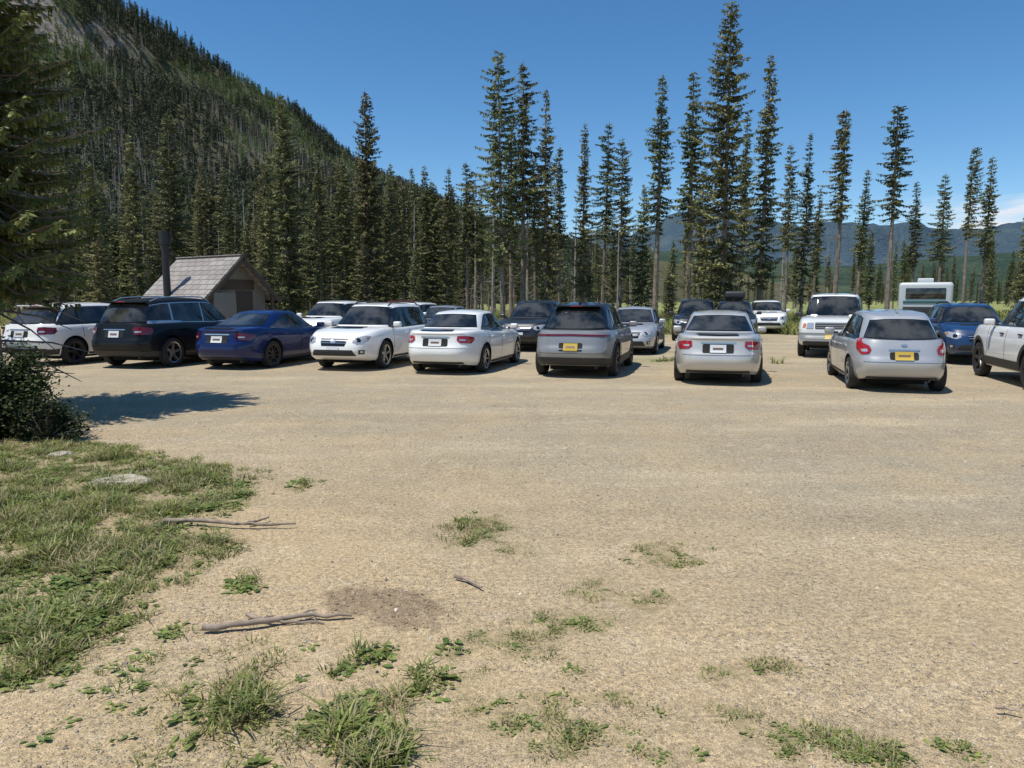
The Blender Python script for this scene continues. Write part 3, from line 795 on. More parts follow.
def car(name, S, pm, pos, heading, feat):
    Lc, W, H = S['L'], S['W'], S['H']; zb = S.get('zb', .2); wr = S['wr']
    E = empty(name, (pos[0], pos[1], 0), heading)
    top = smtab(S['top'], .03); roof = smtab(S['roof'], .04)
    ztop = lambda x: top(x/Lc); zroof = lambda x: roof(x/Lc)*H-.045
    botup = smtab([(-.2, .12), (0, .09), (.1, .02), (.2, 0), (.8, 0), (.9, .01), (1, .05), (1.2, .08)], .03)
    K = 132
    sx, sy = supell(S.get('n', 5.5), K)
    def tabf(t):
        return lambda s: float(np.interp(s, [q[0] for q in t], [q[1] for q in t]))
    xr, xf, ww = tabf(S['xr']), tabf(S['xf']), tabf(S.get('w', [(0, .93), (.12, .97), (.3, .985), (.6, 1), (.82, .985), (.95, .95), (1, .915)]))
    V = []; Fs = []
    lev = [0, .05, .1, .16, .23, .3, .38, .46, .54, .62, .7, .78, .85, .91, .96, 1.0]
    taper = lambda xn: 1-.05*abs(xn)**3
    for s in lev:
        x0, x1 = xr(s), Lc-xf(s)
        cx, hl = (x0+x1)/2, (x1-x0)/2
        for k in range(K):
            x = cx+sx[k]*hl; y = sy[k]*W/2*ww(s)*taper(sx[k])
            zbb = zb+botup(x/Lc)
            V.append(Vector((x, y, zbb+s*(ztop(x)-zbb))))
    nl = len(lev)
    for j in range(nl-1):
        for k in range(K): Fs.append((j*K+k, j*K+(k+1) % K, (j+1)*K+(k+1) % K, (j+1)*K+k))
    def cap(V, Fs, base, cx, scs, zf, up=True):
        ring = [V[base+k].copy() for k in range(K)]; prev = base
        for sc in scs:
            o = len(V)
            for k in range(K):
                x = cx+(ring[k].x-cx)*sc; y = ring[k].y*sc
                V.append(Vector((x, y, zf(x, sc, ring[k].z))))
            for k in range(K):
                q = (prev+k, prev+(k+1) % K, o+(k+1) % K, o+k); Fs.append(q if up else q[::-1])
            prev = o
        o = len(V); V.append(Vector((cx, 0, zf(cx, 0, ring[0].z))))
        for k in range(K):
            q = (prev+k, prev+(k+1) % K, o); Fs.append(q if up else q[::-1])
    scs = [.985, .95, .88, .78, .66, .54, .42, .3, .18, .08]
    cr = S.get('crown', .05)
    cap(V, Fs, (nl-1)*K, Lc/2, scs, lambda x, sc, z0: ztop(x)+cr*(1-sc**4)**.8)
    cap(V, Fs, 0, Lc/2, [.9, .5], lambda x, sc, z0: z0 if sc > .9 else zb+.03, False)
    body = meshobj('body', V, Fs, [pm, M_well], E, True)
    g = S['gh']; GV = []; GF = []
    gx, gy = supell(S.get('gn', 5.0), K)
    def gext(s): return g['r0']+(g['r1']-g['r0'])*s**g.get('p', 1.15), g['f0']+(g['f1']-g['f0'])*s**g.get('p', 1.15)
    def gw(s): return (g['w0']+(g['w1']-g['w0'])*s**1.25)
    zbase = lambda x: ztop(x)-.06
    glev = [0, .1, .2, .3, .4, .5, .6, .7, .8, .88, .94, .98, 1.0]
    for s in glev:
        a_, b_ = gext(s)
        if s > .9: a_ += (s-.9)*.3; b_ -= (s-.9)*.3
        wd = gw(s)-(max(0, s-.9)**1.5)*.9
        for k in range(K):
            x = (a_+b_)/2+gx[k]*(b_-a_)/2; y = gy[k]*wd*(1-.07*max(0, gx[k])**2-.07*max(0, -gx[k])**2)
            GV.append(Vector((x, y, zbase(x)+s*(zroof(x)-zbase(x)))))
    for j in range(len(glev)-1):
        for k in range(K): GF.append((j*K+k, j*K+(k+1) % K, (j+1)*K+(k+1) % K, (j+1)*K+k))
    a_, b_ = gext(1)
    cap(GV, GF, (len(glev)-1)*K, (a_+b_)/2, scs, lambda x, sc, z0: zroof(x)+.045*(1-sc**2.5))
    meshobj('cabin', GV, GF, [feat.get('roofmat', pm)], E, True)
    bvh = BVHTree.FromPolygons([tuple(v) for v in V+GV], Fs+[tuple(i+len(V) for i in q) for q in GF])
    xR, xF = S['axr'], S['axf']; ar = wr+.055
    CV = []; CF = []
    for cx in (xR, xF):
        for sg in (-1, 1):
            o = len(CV); n = 40
            for yy in (W/2-.30, W/2+.2):
                for k in range(n):
                    t = 2*math.pi*k/n; CV.append((cx+ar*math.cos(t), sg*yy, wr+.01+ar*math.sin(t)))
            for k in range(n): CF.append((o+k, o+(k+1) % n, o+n+(k+1) % n, o+n+k))
            CF.append(tuple(o+k for k in range(n))[::-1]); CF.append(tuple(o+n+k for k in range(n)))
    cut = meshobj('cut', CV, CF, [pm, M_well]); cut.data.polygons.foreach_set('material_index', [1]*len(CF))
    for q in (cut, body):
        bm = bmesh.new(); bm.from_mesh(q.data); bmesh.ops.recalc_face_normals(bm, faces=bm.faces); bm.to_mesh(q.data); bm.free()
    cut.parent = E
    md = body.modifiers.new('b', 'BOOLEAN'); md.operation = 'DIFFERENCE'; md.object = cut; md.solver = 'EXACT'
    bpy.context.view_layer.update()
    dg = bpy.context.evaluated_depsgraph_get()
    nm = bpy.data.meshes.new_from_object(body.evaluated_get(dg)); body.modifiers.clear(); body.data = nm
    nm.polygons.foreach_set('use_smooth', [True]*len(nm.polygons)); nm.set_sharp_from_angle(angle=math.radians(42))
    bpy.data.objects.remove(cut)
    def ray(o, d):
        h = bvh.ray_cast(Vector(o), Vector(d))
        return (h[0], (h[1] if h[1].dot(Vector(d)) < 0 else -h[1])) if h[0] is not None else None
    side = lambda sg: (lambda u, z: ray((u, sg*3, z), (0, -sg, 0)))
    rear = lambda u, z: ray((-2, u, z), (1, 0, 0))
    front = lambda u, z: ray((Lc+2, u, z), (-1, 0, 0))
    per = [(Lc/2-abs(math.cos(t))**(2/5.5)*math.copysign(1, math.cos(t))*Lc/2, abs(math.sin(t))**(2/5.5)*W/2) for t in np.linspace(0, math.pi, 1500)]
    pa = np.array(per); arc = np.concatenate([[0], np.cumsum(np.hypot(*np.diff(pa, axis=0).T))]); TL = arc[-1]
    def wrap(sg, fr):
        def fn(a, z):
            q = TL-a if fr else a
            x = np.interp(q, arc, pa[:, 0]); y = np.interp(q, arc, pa[:, 1])
            x2 = np.interp(q+.12, arc, pa[:, 0]); y2 = np.interp(q+.12, arc, pa[:, 1]); x1 = np.interp(q-.12, arc, pa[:, 0]); y1 = np.interp(q-.12, arc, pa[:, 1])
            n = Vector((-(y2-y1), (x2-x1), 0)).normalized()
            return ray((x+n.x*.6, sg*(y+n.y*.6), z), (-n.x, -sg*n.y, 0))
        return fn
    def patch(nm_, poly, mp, mat, off=.005, step=.07):
        B = []
        for i in range(len(poly)):
            a = Vector(poly[i-1]); b = Vector(poly[i]); k = max(1, int((b-a).length/step))
            for q in range(k): B.append(a.lerp(b, q/k))
        nb_ = len(B); pts2 = list(B)
        x0 = min(p.x for p in B); x1 = max(p.x for p in B); y0 = min(p.y for p in B); y1 = max(p.y for p in B)
        PP = [(p.x, p.y) for p in B]
        yy = y0+step*.5
        while yy < y1:
            xx = x0+step*.5
            while xx < x1:
                if inpoly(xx, yy, PP) and pdist(xx, yy, PP) > step*.35: pts2.append(Vector((xx, yy)))
                xx += step
            yy += step
        res = delaunay_2d_cdt(pts2, [(i, (i+1) % nb_) for i in range(nb_)], [], 1, 1e-5)
        vs_ = []; ok = []
        for p in res[0]:
            h = mp(p.x, p.y)
            if h is None: vs_.append(Vector((0, 0, 0))); ok.append(False)
            else: vs_.append(h[0]+h[1]*off); ok.append(True)
        fs = [tuple(q) for q in res[2] if all(ok[i] for i in q)]
        fs = [q for q in fs if max((vs_[q[i]]-vs_[q[i-1]]).length for i in range(3)) < step*5]
        used = sorted({i for q in fs for i in q}); rm = {o: n for n, o in enumerate(used)}
        if not fs: return None
        return meshobj(nm_, [vs_[i] for i in used], [tuple(rm[i] for i in q) for q in fs], [mat], E, True)
    def gz_(x, s): return zbase(x)+s*(zroof(x)-zbase(x))
    sb, st = .14, S.get('wtop', .86)
    fo, ro = g.get('fo', .26), g.get('ro', .35)
    def dlo(e=0.0):
        P = []
        a0 = gext(sb)[0]+ro; b0 = gext(sb)[1]-fo; a1 = gext(st)[0]+ro*.9; b1 = gext(st)[1]-fo*.62
        for i in range(9): x = a0+(b0-a0)*i/8; P.append((x+(e if i == 8 else -e if i == 0 else 0), gz_(x, sb)-e))
        for i in range(9): x = b1+(a1-b1)*i/8; dz = .03*(1 if i in (0, 8) else 0); P.append((x+(-e if i == 8 else e if i == 0 else 0), gz_(x, st)+e-dz))
        return P
    PW = dlo()
    bots, tops_ = PW[:9], PW[9:][::-1]
    def atb(x): return float(np.interp(x, [p[0] for p in bots], [p[1] for p in bots]))
    def att_(x): return float(np.interp(x, [p[0] for p in tops_], [p[1] for p in tops_]))
    pil = S['pillars']
    for sg in (-1, 1):
        patch('window_trim', dlo(.022), side(sg), feat.get('wtrim', M_gloss), .004)
        edges = [(bots[0][0], tops_[0][0])]+[(p, p+.03) for p in pil]+[(bots[-1][0], tops_[-1][0])]
        for i in range(len(edges)-1):
            (lb, lt), (rb, rt) = edges[i], edges[i+1]; e = .03
            lb += e if i else 0; lt += e if i else 0; rb -= e if i < len(edges)-2 else 0; rt -= e if i < len(edges)-2 else 0
            lt = max(lt, tops_[0][0]) if i else lt
            nn_ = 5
            P = [(lb+(rb-lb)*q/nn_, atb(lb+(rb-lb)*q/nn_)) for q in range(nn_+1)]+[(rt+(lt-rt)*q/nn_, att_(rt+(lt-rt)*q/nn_)) for q in range(nn_+1)]
            patch('side_window', P, side(sg), M_glass, .009)
    def endwin(nm_, xb, xt, mp, lo, hi, m1, m2):
        z0 = gz_(xb, lo); z1 = gz_(xt, hi); w0 = gw(lo)-m1; w1 = gw(hi)-m2
        P = [(-w0, z0+.015), (-w0*.5, z0), (0, z0-.005), (w0*.5, z0), (w0, z0+.015), (w1, z1-.02), (w1*.5, z1), (0, z1+.005), (-w1*.5, z1), (-w1, z1-.02)]
        patch(nm_+'_surround', [(p[0]*1.03, p[1]+(.015 if i > 4 else -.015)) for i, p in enumerate(P)], mp, M_gloss, .004, .05)
        patch(nm_, P, mp, M_glass, .009, .05)
    endwin('windshield', gext(.12)[1], gext(.93)[1], front, .13, .93, g.get('wm', .09), .09)
    rw = S.get('rwin', (.2, .9))
    endwin('rear_window', gext(rw[0])[0], gext(rw[1])[0], rear, rw[0], rw[1], S.get('rwm', .13), S.get('rwm', .13)-.01)
    for sg in (-1, 1):
        for xx in S['doors']:
            far_ = min(abs(xx-xR), abs(xx-xF))
            z0 = zb+.12 if far_ > ar+.02 else wr+math.sqrt(max(0, (ar+.03)**2-far_**2))+.03
            patch('door_gap', [(xx-.006, z0), (xx+.006, z0), (xx+.006, ztop(xx)-.03), (xx-.006, ztop(xx)-.03)], side(sg), M_seam, .003, .05)
        for xx in S['handles']:
            h = ray((xx, sg*3, ztop(xx)-.13), (0, -sg, 0))
            if h: bevbox('door_handle', h[0]+Vector((0, sg*.015, 0)), (.19, .03, .028), feat.get('handle', pm), E, .008)
        mx_ = gext(.1)[1]-.42; mz = ztop(mx_)+.09
        bevbox('mirror', (mx_, sg*(W/2+.06), mz), (.13, .2, .14), feat.get('mirror', pm), E, .045, seg=3)
        bevbox('mirror_arm', (mx_, sg*(W/2-.06), mz-.05), (.07, .12, .05), M_plast, E, .01)
        clad = feat.get('clad')
        for cx in (xR, xF):
            n = 26; t0, t1 = -.18, math.pi+.18
            wdt = .07 if clad else .022
            inner = [(cx+(ar-.004)*math.cos(t0+(t1-t0)*k/n), wr+.01+(ar-.004)*math.sin(t0+(t1-t0)*k/n)) for k in range(n+1)]
            outer = [(cx+(ar+wdt)*math.cos(t0+(t1-t0)*k/n), wr+.01+(ar+wdt)*math.sin(t0+(t1-t0)*k/n)) for k in range(n+1)]
            patch('arch_trim', inner+outer[::-1], side(sg), M_plast if clad else pm, .012, .05)
        zs = zb+.005
        patch('sill_trim', [(xR+ar+.03, zs+.02), (xF-ar-.03, zs+.02), (xF-ar-.03, zs+(.20 if clad else .07)), (xR+ar+.03, zs+(.20 if clad else .07))], side(sg), M_plast, .010, .06)
    for grp, mpp, fr, lm in (('rear', rear, False, 'rear_lamp'), ('front', front, True, 'head_lamp')):
        for a in feat[grp]:
            kind, poly, mt = a[0], a[1], a[2]; off = a[3] if len(a) > 3 else .008
            nm_ = lm if mt in (M_red, M_redd, M_lampc, M_amber) else grp+'_trim'
            if kind == 'w':
                for sg in (-1, 1): patch(nm_, poly, wrap(sg, fr), mt, off, .05)
            else: patch(nm_, poly, mpp, mt, off, .06)
    if feat.get('rails'):
        a_, b_ = gext(.95)
        for sg in (-1, 1):
            P = []
            for i in range(9):
                x = a_+.2+(b_-a_-.35)*i/8; h = ray((x, sg*(gw(1)-.13), 4), (0, 0, -1))
                if h: P.append(h[0]+Vector((0, 0, .05 if 0 < i < 8 else .0)))
            v, f = tube(P, [.018]*len(P), 8); meshobj('roof_rail', v, f, [feat['rails']], E, True, 50)
    if feat.get('spoiler'):
        xx = gext(.97)[0]; h = ray((xx+.12, 0, 4), (0, 0, -1)); zz = h[0].z
        bevbox('spoiler', (xx-.02, 0, zz-.02), (.26, gw(1)*2-.06, .035), feat['spoiler'], E, .014)
        bevbox('high_brake_lamp', (xx-.152, 0, zz-.02), (.01, .28, .018), M_red, E, .003)
    if feat.get('antenna'):
        h = ray((gext(1)[0]+.3, 0, 4), (0, 0, -1)); bevbox('antenna', h[0]+Vector((0, 0, .03)), (.16, .04, .07), feat.get('roofmat', pm), E, .015)
    if feat.get('roofbox'):
        x_ = (gext(1)[0]+gext(1)[1])/2; bevbox('cargo_box', (x_-.1, 0, H+.22), (1.9, .85, .32), M_plast, E, .12, seg=4)
        for q in (-.5, .5): bevbox('crossbar', (x_+q, 0, H+.03), (.06, 1.2, .04), M_plast, E, .01)
    bevbox('underbody', (Lc/2, 0, zb-.02), (Lc-1.3, W-.7, .12), M_well, E, .02)
    v, f = tube([(.25, -W*.28, zb+.02), (.55, -W*.28, zb+.04)], [.03, .03], 10); meshobj('exhaust', v, f, [M_plast], E, True, 40)
    wh = wheel_mesh(wr, feat.get('rim', M_rim), feat.get('spokes', 5))
    for cx in (xR, xF):
        for sg in (-1, 1):
            o = bpy.data.objects.new('wheel', wh); link(o, E); o.location = (cx, sg*(W/2-.125), wr-.004)
            o.rotation_euler = (0, rnd.random()*6, 0 if sg > 0 else math.pi)
    return E
WC = {}
def wheel_mesh(R, rimm, ns):
    key = (round(R, 3), rimm.name, ns)
    if key in WC: return WC[key]
    V = []; Fs = []; MI = []
    prof = [(-.10, R*.62), (-.105, R*.75), (-.10, R*.9), (-.085, R*.975), (-.05, R), (0, R*1.0), (.05, R), (.085, R*.975), (.103, R*.9), (.107, R*.78), (.10, R*.70), (.09, R*.665), (.085, R*.64), (.03, R*.60), (-.02, R*.58), (-.05, R*.3), (-.05, .01)]
    n = 40
    for k in range(n):
        t = 2*math.pi*k/n
        for (y, rr) in prof: V.append((rr*math.cos(t), y, rr*math.sin(t)))
    m_ = len(prof)
    for k in range(n):
        for j in range(m_-1):
            Fs.append((k*m_+j, k*m_+j+1, ((k+1) % n)*m_+j+1, ((k+1) % n)*m_+j)); MI.append(0 if j < 10 else 1 if j < 12 else 2)
    for s in range(ns):
        t = 2*math.pi*s/ns; c, sn = math.cos(t), math.sin(t); o = len(V)
        w0, w1 = R*.13, R*.10
        if ns > 6: w0 *= .6; w1 *= .6
        for (rr, ww_, y0, y1) in ((.03, w0, .03, .065), (R*.35, w0*.8, .03, .075), (R*.645, w1*1.3, .03, .088)):
            for (q, y) in ((-ww_, y0), (ww_, y0), (ww_*.7, y1), (-ww_*.7, y1)):
                V.append((rr*c-q*sn, y, rr*sn+q*c))
        for j in range(2):
            for q in range(4): Fs.append((o+j*4+q, o+j*4+(q+1) % 4, o+(j+1)*4+(q+1) % 4, o+(j+1)*4+q)); MI.append(1)
        Fs.append((o+8, o+9, o+10, o+11)); MI.append(1)
    o = len(V)
    for k in range(12): t = 2*math.pi*k/12; V.append((R*.14*math.cos(t), .072, R*.14*math.sin(t))); V.append((R*.16*math.cos(t), .03, R*.16*math.sin(t)))
    Fs.append(tuple(o+2*k for k in range(12))); MI.append(1)
    for k in range(12): Fs.append((o+2*k, o+2*k+1, o+2*((k+1) % 12)+1, o+2*((k+1) % 12))); MI.append(1)
    me = bpy.data.meshes.new('wheel'); me.from_pydata(V, [], Fs)
    for mt in (M_tire, rimm, M_well): me.materials.append(mt)
    me.polygons.foreach_set('material_index', MI); me.polygons.foreach_set('use_smooth', [True]*len(Fs)); me.set_sharp_from_angle(angle=math.radians(35)); me.update()
    WC[key] = me; return me

def rect(w, z0, z1, r=.0, cy=0):
    if r <= 0: return [(cy-w, z0), (cy+w, z0), (cy+w, z1), (cy-w, z1)]
    return [(cy-w+r, z0), (cy+w-r, z0), (cy+w, z0+r), (cy+w, z1-r), (cy+w-r, z1), (cy-w+r, z1), (cy-w, z1-r), (cy-w, z0+r)]
SED = dict(L=4.88, W=1.84, H=1.47, wr=.33, zb=.19, axr=1.08, axf=3.88, n=5.0,
  top=[(-.2, .95), (0, .97), (.03, 1.0), (.14, 1.02), (.25, .985), (.5, .93), (.72, .925), (.82, .88), (.93, .80), (.98, .71), (1.2, .6)],
  xr=[(0, .18), (.12, .05), (.3, 0), (.5, .01), (.6, .06), (.85, .09), (.96, .08), (1, .12)],
  xf=[(0, .22), (.12, .06), (.35, 0), (.6, .03), (.85, .10), (1, .26)],
  roof=[(0, .90), (.2, .955), (.35, .99), (.45, 1.0), (.55, .995), (.65, .965), (1, .9)],
  gh=dict(r0=.55, r1=1.38, f0=3.72, f1=2.72, w0=.80, w1=.585, p=1.12, fo=.42, ro=.48),
  pillars=[2.32], doors=[1.32, 2.34, 3.42], handles=[1.6, 2.55], rwin=(.14, .93), rwm=.10)
SUV = dict(L=4.75, W=1.86, H=1.68, wr=.355, zb=.24, axr=.92, axf=3.68, n=5.5,
  top=[(-.2, 1.05), (0, 1.06), (.3, 1.06), (.55, 1.03), (.74, 1.05), (.85, 1.02), (.94, .96), (.985, .86), (1.2, .75)],
  xr=[(0, .16), (.12, .04), (.3, 0), (.45, .0), (.55, .05), (.8, .09), (1, .14)],
  xf=[(0, .22), (.12, .06), (.35, 0), (.6, .02), (.85, .07), (1, .2)],
  roof=[(0, .95), (.1, .965), (.3, .995), (.45, 1.0), (.6, .99), (.7, .96), (1, .9)],
  gh=dict(r0=.13, r1=.52, f0=3.62, f1=2.82, w0=.82, w1=.635, p=1.15, fo=.36, ro=.22),
  pillars=[1.15, 2.18], doors=[1.2, 2.2, 3.25], handles=[1.45, 2.42], rwin=(.18, .88), rwm=.12)
def mod(b, **k):
    d = dict(b); d['gh'] = dict(b['gh'])
    for a, v in k.items():
        if a.startswith('gh_'): d['gh'][a[3:]] = v
        else: d[a] = v
    return d
HATCH = mod(SUV, L=4.3, W=1.72, H=1.53, wr=.31, zb=.2, axr=.78, axf=3.38,
  top=[(-.2, .98), (0, .98), (.3, .98), (.55, .94), (.72, .96), (.83, .92), (.93, .84), (.985, .73), (1.2, .6)],
  gh_r0=.14, gh_r1=.62, gh_f0=3.35, gh_f1=2.4, gh_w0=.76, gh_w1=.57, gh_ro=.42, pillars=[1.9], doors=[1.0, 1.95, 2.95], handles=[1.2, 2.15],
  roof=[(0, .90), (.1, .93), (.25, .985), (.4, 1.0), (.55, .99), (.7, .95), (1, .9)])
WAG = mod(SUV, L=4.79, W=1.82, H=1.63, gh_r0=.16, gh_r1=.55, gh_f0=3.66, gh_f1=2.85,
  top=[(-.2, 1.0), (0, 1.0), (.3, 1.0), (.55, .98), (.74, 1.01), (.85, .97), (.94, .90), (.985, .80), (1.2, .7)])
BOXY = mod(SUV, L=4.85, W=1.90, H=1.90, wr=.40, zb=.34, n=9, gn=8, axr=.98, axf=3.85,
  top=[(-.2, 1.16), (0, 1.17), (.3, 1.17), (.6, 1.15), (.74, 1.17), (.9, 1.13), (.97, 1.08), (1.2, 1.0)],
  xr=[(0, .14), (.1, .02), (.25, 0), (.3, .1), (.6, .1), (1, .12)], xf=[(0, .2), (.1, .03), (.3, 0), (.34, .1), (.7, .1), (1, .15)],
  w=[(0, .93), (.1, .97), (.3, 1), (.7, 1), (.9, .97), (1, .93)],
  gh_r0=.14, gh_r1=.35, gh_f0=3.42, gh_f1=2.95, gh_w0=.86, gh_w1=.70, gh_fo=.25, gh_ro=.2,
  roof=[(0, .975), (.1, .985), (.3, 1), (.5, 1), (.65, .99), (1, .96)])
TRK = mod(BOXY, L=4.82, W=1.92, H=1.80, wr=.39, zb=.30, n=7, gn=6, gh_f0=3.45, gh_f1=2.75, gh_w0=.85, gh_w1=.68)
BIG = mod(SUV, L=5.0, W=1.98, H=1.77, wr=.38, zb=.25, axr=1.0, axf=3.95, n=6, gh_r0=.13, gh_r1=.5, gh_f0=3.85, gh_f1=3.0, gh_w0=.87, gh_w1=.69,
  top=[(-.2, 1.1), (0, 1.11), (.3, 1.11), (.55, 1.08), (.75, 1.10), (.88, 1.06), (.96, 1.0), (1.2, .85)], pillars=[1.15, 2.3], doors=[1.3, 2.35, 3.45], handles=[1.5, 2.55])

def plate(mt, z): return [('r', rect(.155, z-.08, z+.08), mt, .016), ('r', rect(.10, z-.025, z+.02), M_pt, .020)]
def REAR_SED(lampm=None, pl=None): 
    lampm = lampm or M_red; pl = pl or M_pw
    return [('w', [(.52, .80), (.62, .74), (.98, .72), (1.12, .80), (1.10, .86), (.80, .90), (.55, .90)], lampm, .012),
  ('w', [(.60, .79), (.80, .785), (.80, .82), (.60, .825)], M_lampc, .015),
  ('r', rect(.30, .66, .84, .02), M_seam, .004)]+plate(pl, .745)+[('r', rect(.34, .855, .885), M_chrome, .010), ('r', rect(.62, .235, .31, .02), M_plast), ('r', rect(.70, .615, .623), M_seam, .004), ('r', rect(.66, .925, .932), M_seam, .004)]
def REAR_SUV(zc=.9, pl=None, lampm=None):
    lampm = lampm or M_red; pl = pl or M_pw
    return [('w', [(.55, zc), (.6, zc-.1), (1.02, zc-.1), (1.12, zc-.03), (1.10, zc+.06), (.8, zc+.09), (.58, zc+.08)], lampm, .012),
  ('w', [(.62, zc-.05), (.80, zc-.05), (.80, zc-.01), (.62, zc-.01)], M_lampc, .015),
  ('r', rect(.28, zc-.17, zc-.01, .02), M_seam, .004)]+plate(pl, zc-.09)+[('r', rect(.32, zc+.01, zc+.035), M_chrome, .010), ('r', rect(.74, .32, .46, .04), M_plast), ('w', [(0.7, .30), (1.3, .30), (1.3, .44), (.7, .44)], M_plast, .009), ('r', rect(.74, .60, .608), M_seam, .004)]
def FRONT(zl=.72, gw_=.42, gm=None, ch=True):
    gm = gm or M_gloss
    return [('w', [(.50, zl-.05), (.62, zl-.10), (.95, zl-.04), (1.12, zl+.07), (.95, zl+.09), (.55, zl+.04)], M_lampc, .012),
  ('w', [(.62, zl-.055), (.72, zl-.06), (.76, zl-.01), (.72, zl+.035), (.62, zl+.025)], M_gloss, .015), ('w', [(.93, zl-.01), (1.04, zl+.03), (1.02, zl+.055), (.93, zl+.045)], M_amber, .015),
  ('f', [(-gw_, zl+.02), (-gw_*.85, zl-.15), (gw_*.85, zl-.15), (gw_, zl+.02)], gm, .008)]+([('f', rect(gw_*.96, zl-.03, zl-.01), M_chrome, .014), ('f', rect(gw_*.90, zl-.085, zl-.07), M_chrome, .014), ('f', rect(.07, zl-.09, zl-.01, .02), M_chrome, .02)] if ch else [])+\
  [('f', [(-.5, zl-.24), (-.58, zl-.38), (.58, zl-.38), (.5, zl-.24)], M_plast, .008), ('w', [(.66, zl-.34), (.84, zl-.34), (.84, zl-.24), (.66, zl-.24)], M_plast, .009), ('w', [(.71, zl-.31), (.79, zl-.31), (.79, zl-.26), (.71, zl-.26)], M_lampc, .013), ('f', rect(.16, zl-.24, zl-.16), M_pw, .016)]

HD = math.radians(74.3)
def put(name, S, pm, px, D, toward, feat, dh=0.0):
    x = bearing(px, D); hd = HD+dh
    if toward:
        p = (x+S['L']*math.cos(hd), D+S['L']*math.sin(hd)); return car(name, S, pm, p, hd+math.pi, feat)
    return car(name, S, pm, (x, D), hd, feat)

base = dict(front=FRONT(), rear=REAR_SED())
put('parked_suv', mod(SUV, L=4.7, W=1.85, H=1.64, gh_r1=.75, gh_ro=.3), P_white, 17, 18.9, False, dict(base, rear=REAR_SUV(.92, M_pw, M_redd), spoiler=P_white, rim=M_rimd))
put('parked_suv', BIG, P_black, 112, 18.2, False, dict(base, rear=REAR_SUV(.95, M_pw, M_redd), rails=M_chrome, spoiler=P_black, rim=M_rim, wtrim=M_chrome))
put('parked_sedan', mod(SED, L=4.72, W=1.87, H=1.44, gh_r0=.35, gh_r1=1.55, gh_ro=.62, wr=.345), P_blue, 215, 17.9, False, dict(base, rear=REAR_SED(M_redd, M_pw), rim=M_rimd, spokes=9))
put('parked_wagon', WAG, P_white, 332, 17.6, True, dict(front=FRONT(.76, .36), rear=REAR_SUV(.9), rails=M_plast, spokes=5, handle=P_white))
put('parked_sedan', mod(SED, L=4.93, W=1.85), P_white, 434, 16.7, False, dict(base, rear=REAR_SED(M_red, M_pw), rim=M_rim, handle=P_white, spokes=7))
put('parked_suv', mod(SUV, L=4.6, W=1.88, H=1.66, zb=.22, gh_r0=.2, gh_r1=.85, gh_ro=.35, gh_w1=.60,
    top=[(-.2, 1.02), (0, 1.04), (.3, 1.04), (.55, 1.0), (.74, 1.02), (.85, .98), (.94, .9), (.985, .80), (1.2, .7)]), P_grey, 570, 16.0, False,
    dict(front=FRONT(), rear=[('w', [(0, .93), (1.1, .91), (1.12, .95), (0, .97)], M_redd, .012), ('r', rect(.26, .60, .78, .02), M_seam, .004)]+plate(M_py, .69)+[('r', rect(.76, .30, .46, .05), M_plast), ('w', [(.7, .26), (1.3, .26), (1.3, .42), (.7, .46)], M_plast, .009), ('r', rect(.74, .55, .558), M_seam, .004)],
         clad=True, roofmat=M_gloss, spoiler=M_gloss, rim=M_rimd, spokes=6, antenna=True))
put('parked_sedan', mod(SED, L=4.85, W=1.82, H=1.49), P_champ, 718, 14.6, False, dict(base, rear=REAR_SED(M_red, M_pw), spokes=7))
put('parked_hatchback', HATCH, P_silver, 905, 13.45, False, dict(base, rear=[('w', [(.58, .80), (.62, .72), (.80, .70), (1.0, .80), (1.12, .98), (1.0, 1.0), (.84, .91), (.66, .87)], M_red, .012), ('w', [(.66, .76), (.80, .75), (.86, .80), (.68, .81)], M_lampc, .015),
    ('r', rect(.24, .62, .76, .02), M_seam, .004)]+plate(M_py, .69)+[('r', rect(.26, .785, .81), M_chrome, .01), ('r', rect(.6, .24, .3, .02), M_plast), ('r', rect(.66, .57, .577), M_seam, .004), ('r', rect(.05, .86, .90, .012), M_chrome, .012)], spokes=6, antenna=True))
car('parked_suv', TRK, P_white, (10.40, 12.75), HD, dict(base, rear=REAR_SUV(1.05), clad=True, rails=M_plast, rim=M_rimd, handle=M_plast, mirror=P_white))
put('parked_suv', mod(SUV, H=1.68), P_dgrey, 518, 24.0, True, dict(front=FRONT(.80), rear=REAR_SUV(), clad=True, rim=M_rimd))
put('parked_sedan', mod(SED, W=1.8), P_silver, 626, 22.6, True, dict(front=FRONT(.68), rear=REAR_SED()))
put('parked_suv', mod(SUV, H=1.72), P_dgrey, 694, 29.5, True, dict(front=FRONT(.80), rear=REAR_SUV(), clad=True))
put('parked_suv', mod(SUV, H=1.66), P_dgrey, 735, 30, True, dict(front=FRONT(.80), rear=REAR_SUV(), roofbox=True))
put('parked_suv', mod(SUV, H=1.65), P_white, 769, 36, True, dict(front=FRONT(.80), rear=REAR_SUV()))
put('parked_suv', BOXY, P_white, 831, 21.3, True, dict(front=[('f', rect(.44, .86, 1.04, .02), M_plast), ('f', rect(.42, .885, .905), M_bump, .014), ('f', rect(.42, .945, .965), M_bump, .014), ('f', rect(.42, 1.0, 1.02), M_bump, .014), ('w', [(.50, .87), (.72, .87), (.72, 1.03), (.50, 1.03)], M_lampc, .012),
    ('w', [(.75, .89), (.84, .89), (.84, 1.01), (.75, 1.01)], M_amber, .012), ('f', rect(.86, .56, .74, .03), M_bump, .03), ('f', rect(.16, .58, .70), M_py, .04), ('f', rect(.75, .36, .50, .03), M_plast, .02)], rear=REAR_SUV(), rails=M_plast, handle=M_plast, mirror=M_plast), dh=math.radians(-9))
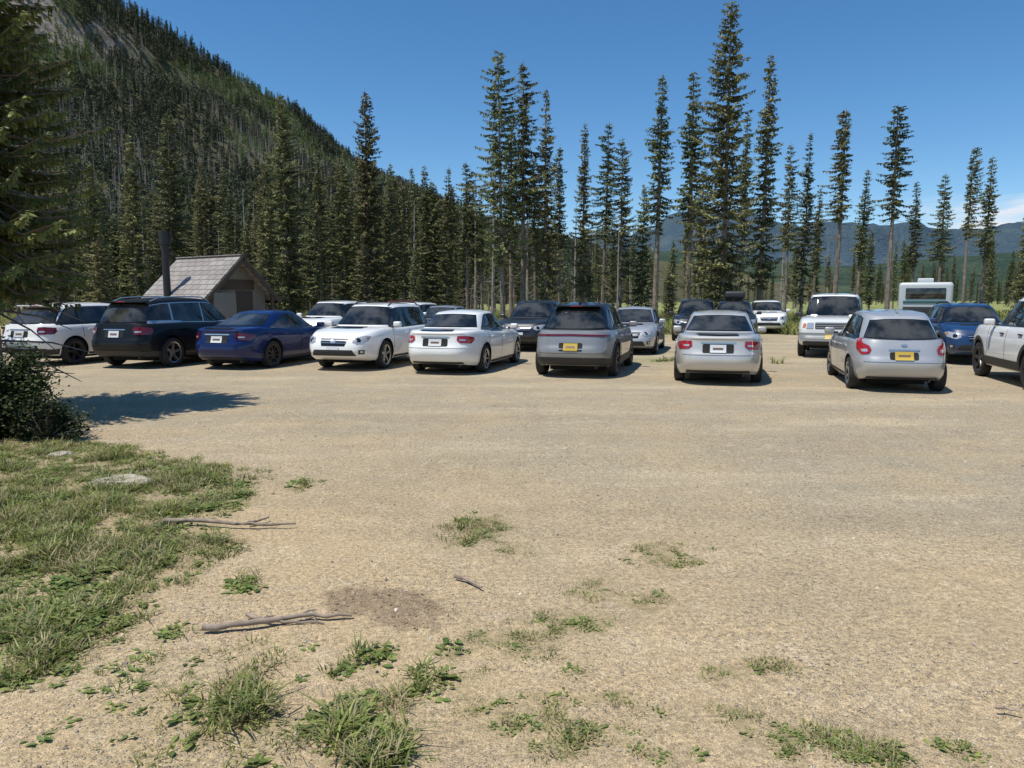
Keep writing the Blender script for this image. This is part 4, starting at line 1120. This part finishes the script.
put('parked_suv', mod(SUV, L=4.5, W=1.8, H=1.62, gh_w1=.6), P_blue2, 984, 19.0, True, dict(front=FRONT(.78, .36), rear=REAR_SUV(), clad=True, rails=M_plast, rim=M_rimd), dh=math.radians(-4))
put('parked_suv', mod(SUV, H=1.66), P_white, 300, 25.5, True, dict(front=FRONT(.80), rear=REAR_SUV()))
put('parked_sedan', SED, P_silver, 345, 27, True, dict(front=FRONT(.70), rear=REAR_SED()))
put('parked_suv', mod(SUV, H=1.6), P_white, 383, 27.5, True, dict(front=FRONT(.80), rear=REAR_SUV()))
put('parked_sedan', SED, P_grey, 420, 27.0, True, dict(front=FRONT(.70), rear=REAR_SED()))

# ================================================================== TRAILER
T = empty('camper_trailer', (bearing(924, 38), 38, 0), math.radians(62))
P_tr = simple('trailer_white', (.50, .53, .53), .4); P_teal = simple('trailer_teal', (.04, .12, .12), .4)
bevbox('shell', (2.3, 0, 1.52), (4.6, 2.45, 2.05), P_tr, T, .2, seg=4)
bevbox('front_window', (-.01, 0, 1.98), (.05, 1.8, .55), M_glass, T, .02)
bevbox('stripe_upper', (-.012, 0, 1.55), (.04, 2.0, .12), P_teal, T, .01)
bevbox('stripe_lower', (-.012, 0, 1.05), (.04, 2.0, .5), M_plast, T, .01)
for sg in (-1, 1):
    bevbox('side_stripe', (2.3, sg*1.23, 1.4), (4.0, .02, .2), P_teal, T, .004)
    for q in (1.2, 3.2): bevbox('side_window', (q, sg*1.232, 1.9), (.9, .03, .45), M_glass, T, .01)
    bevbox('marker_lamp', (.02, sg*.95, .75), (.05, .25, .12), M_red, T, .01)
    for q in (2.1, 3.0):
        o = bpy.data.objects.new('wheel', wheel_mesh(.34, M_rim, 5)); link(o, T); o.location = (q, sg*1.12, .34); o.rotation_euler = (0, 0, 0 if sg > 0 else math.pi)
bevbox('air_conditioner', (2.0, 0, 2.66), (.9, .75, .25), P_tr, T, .06, seg=3)
bevbox('frame', (2.2, 0, .46), (5.0, 1.6, .12), M_plast, T, .01)
bevbox('bumper', (-.2, 0, .5), (.12, 2.1, .14), M_chrome, T, .02)
print('DONE', len(bpy.data.objects))
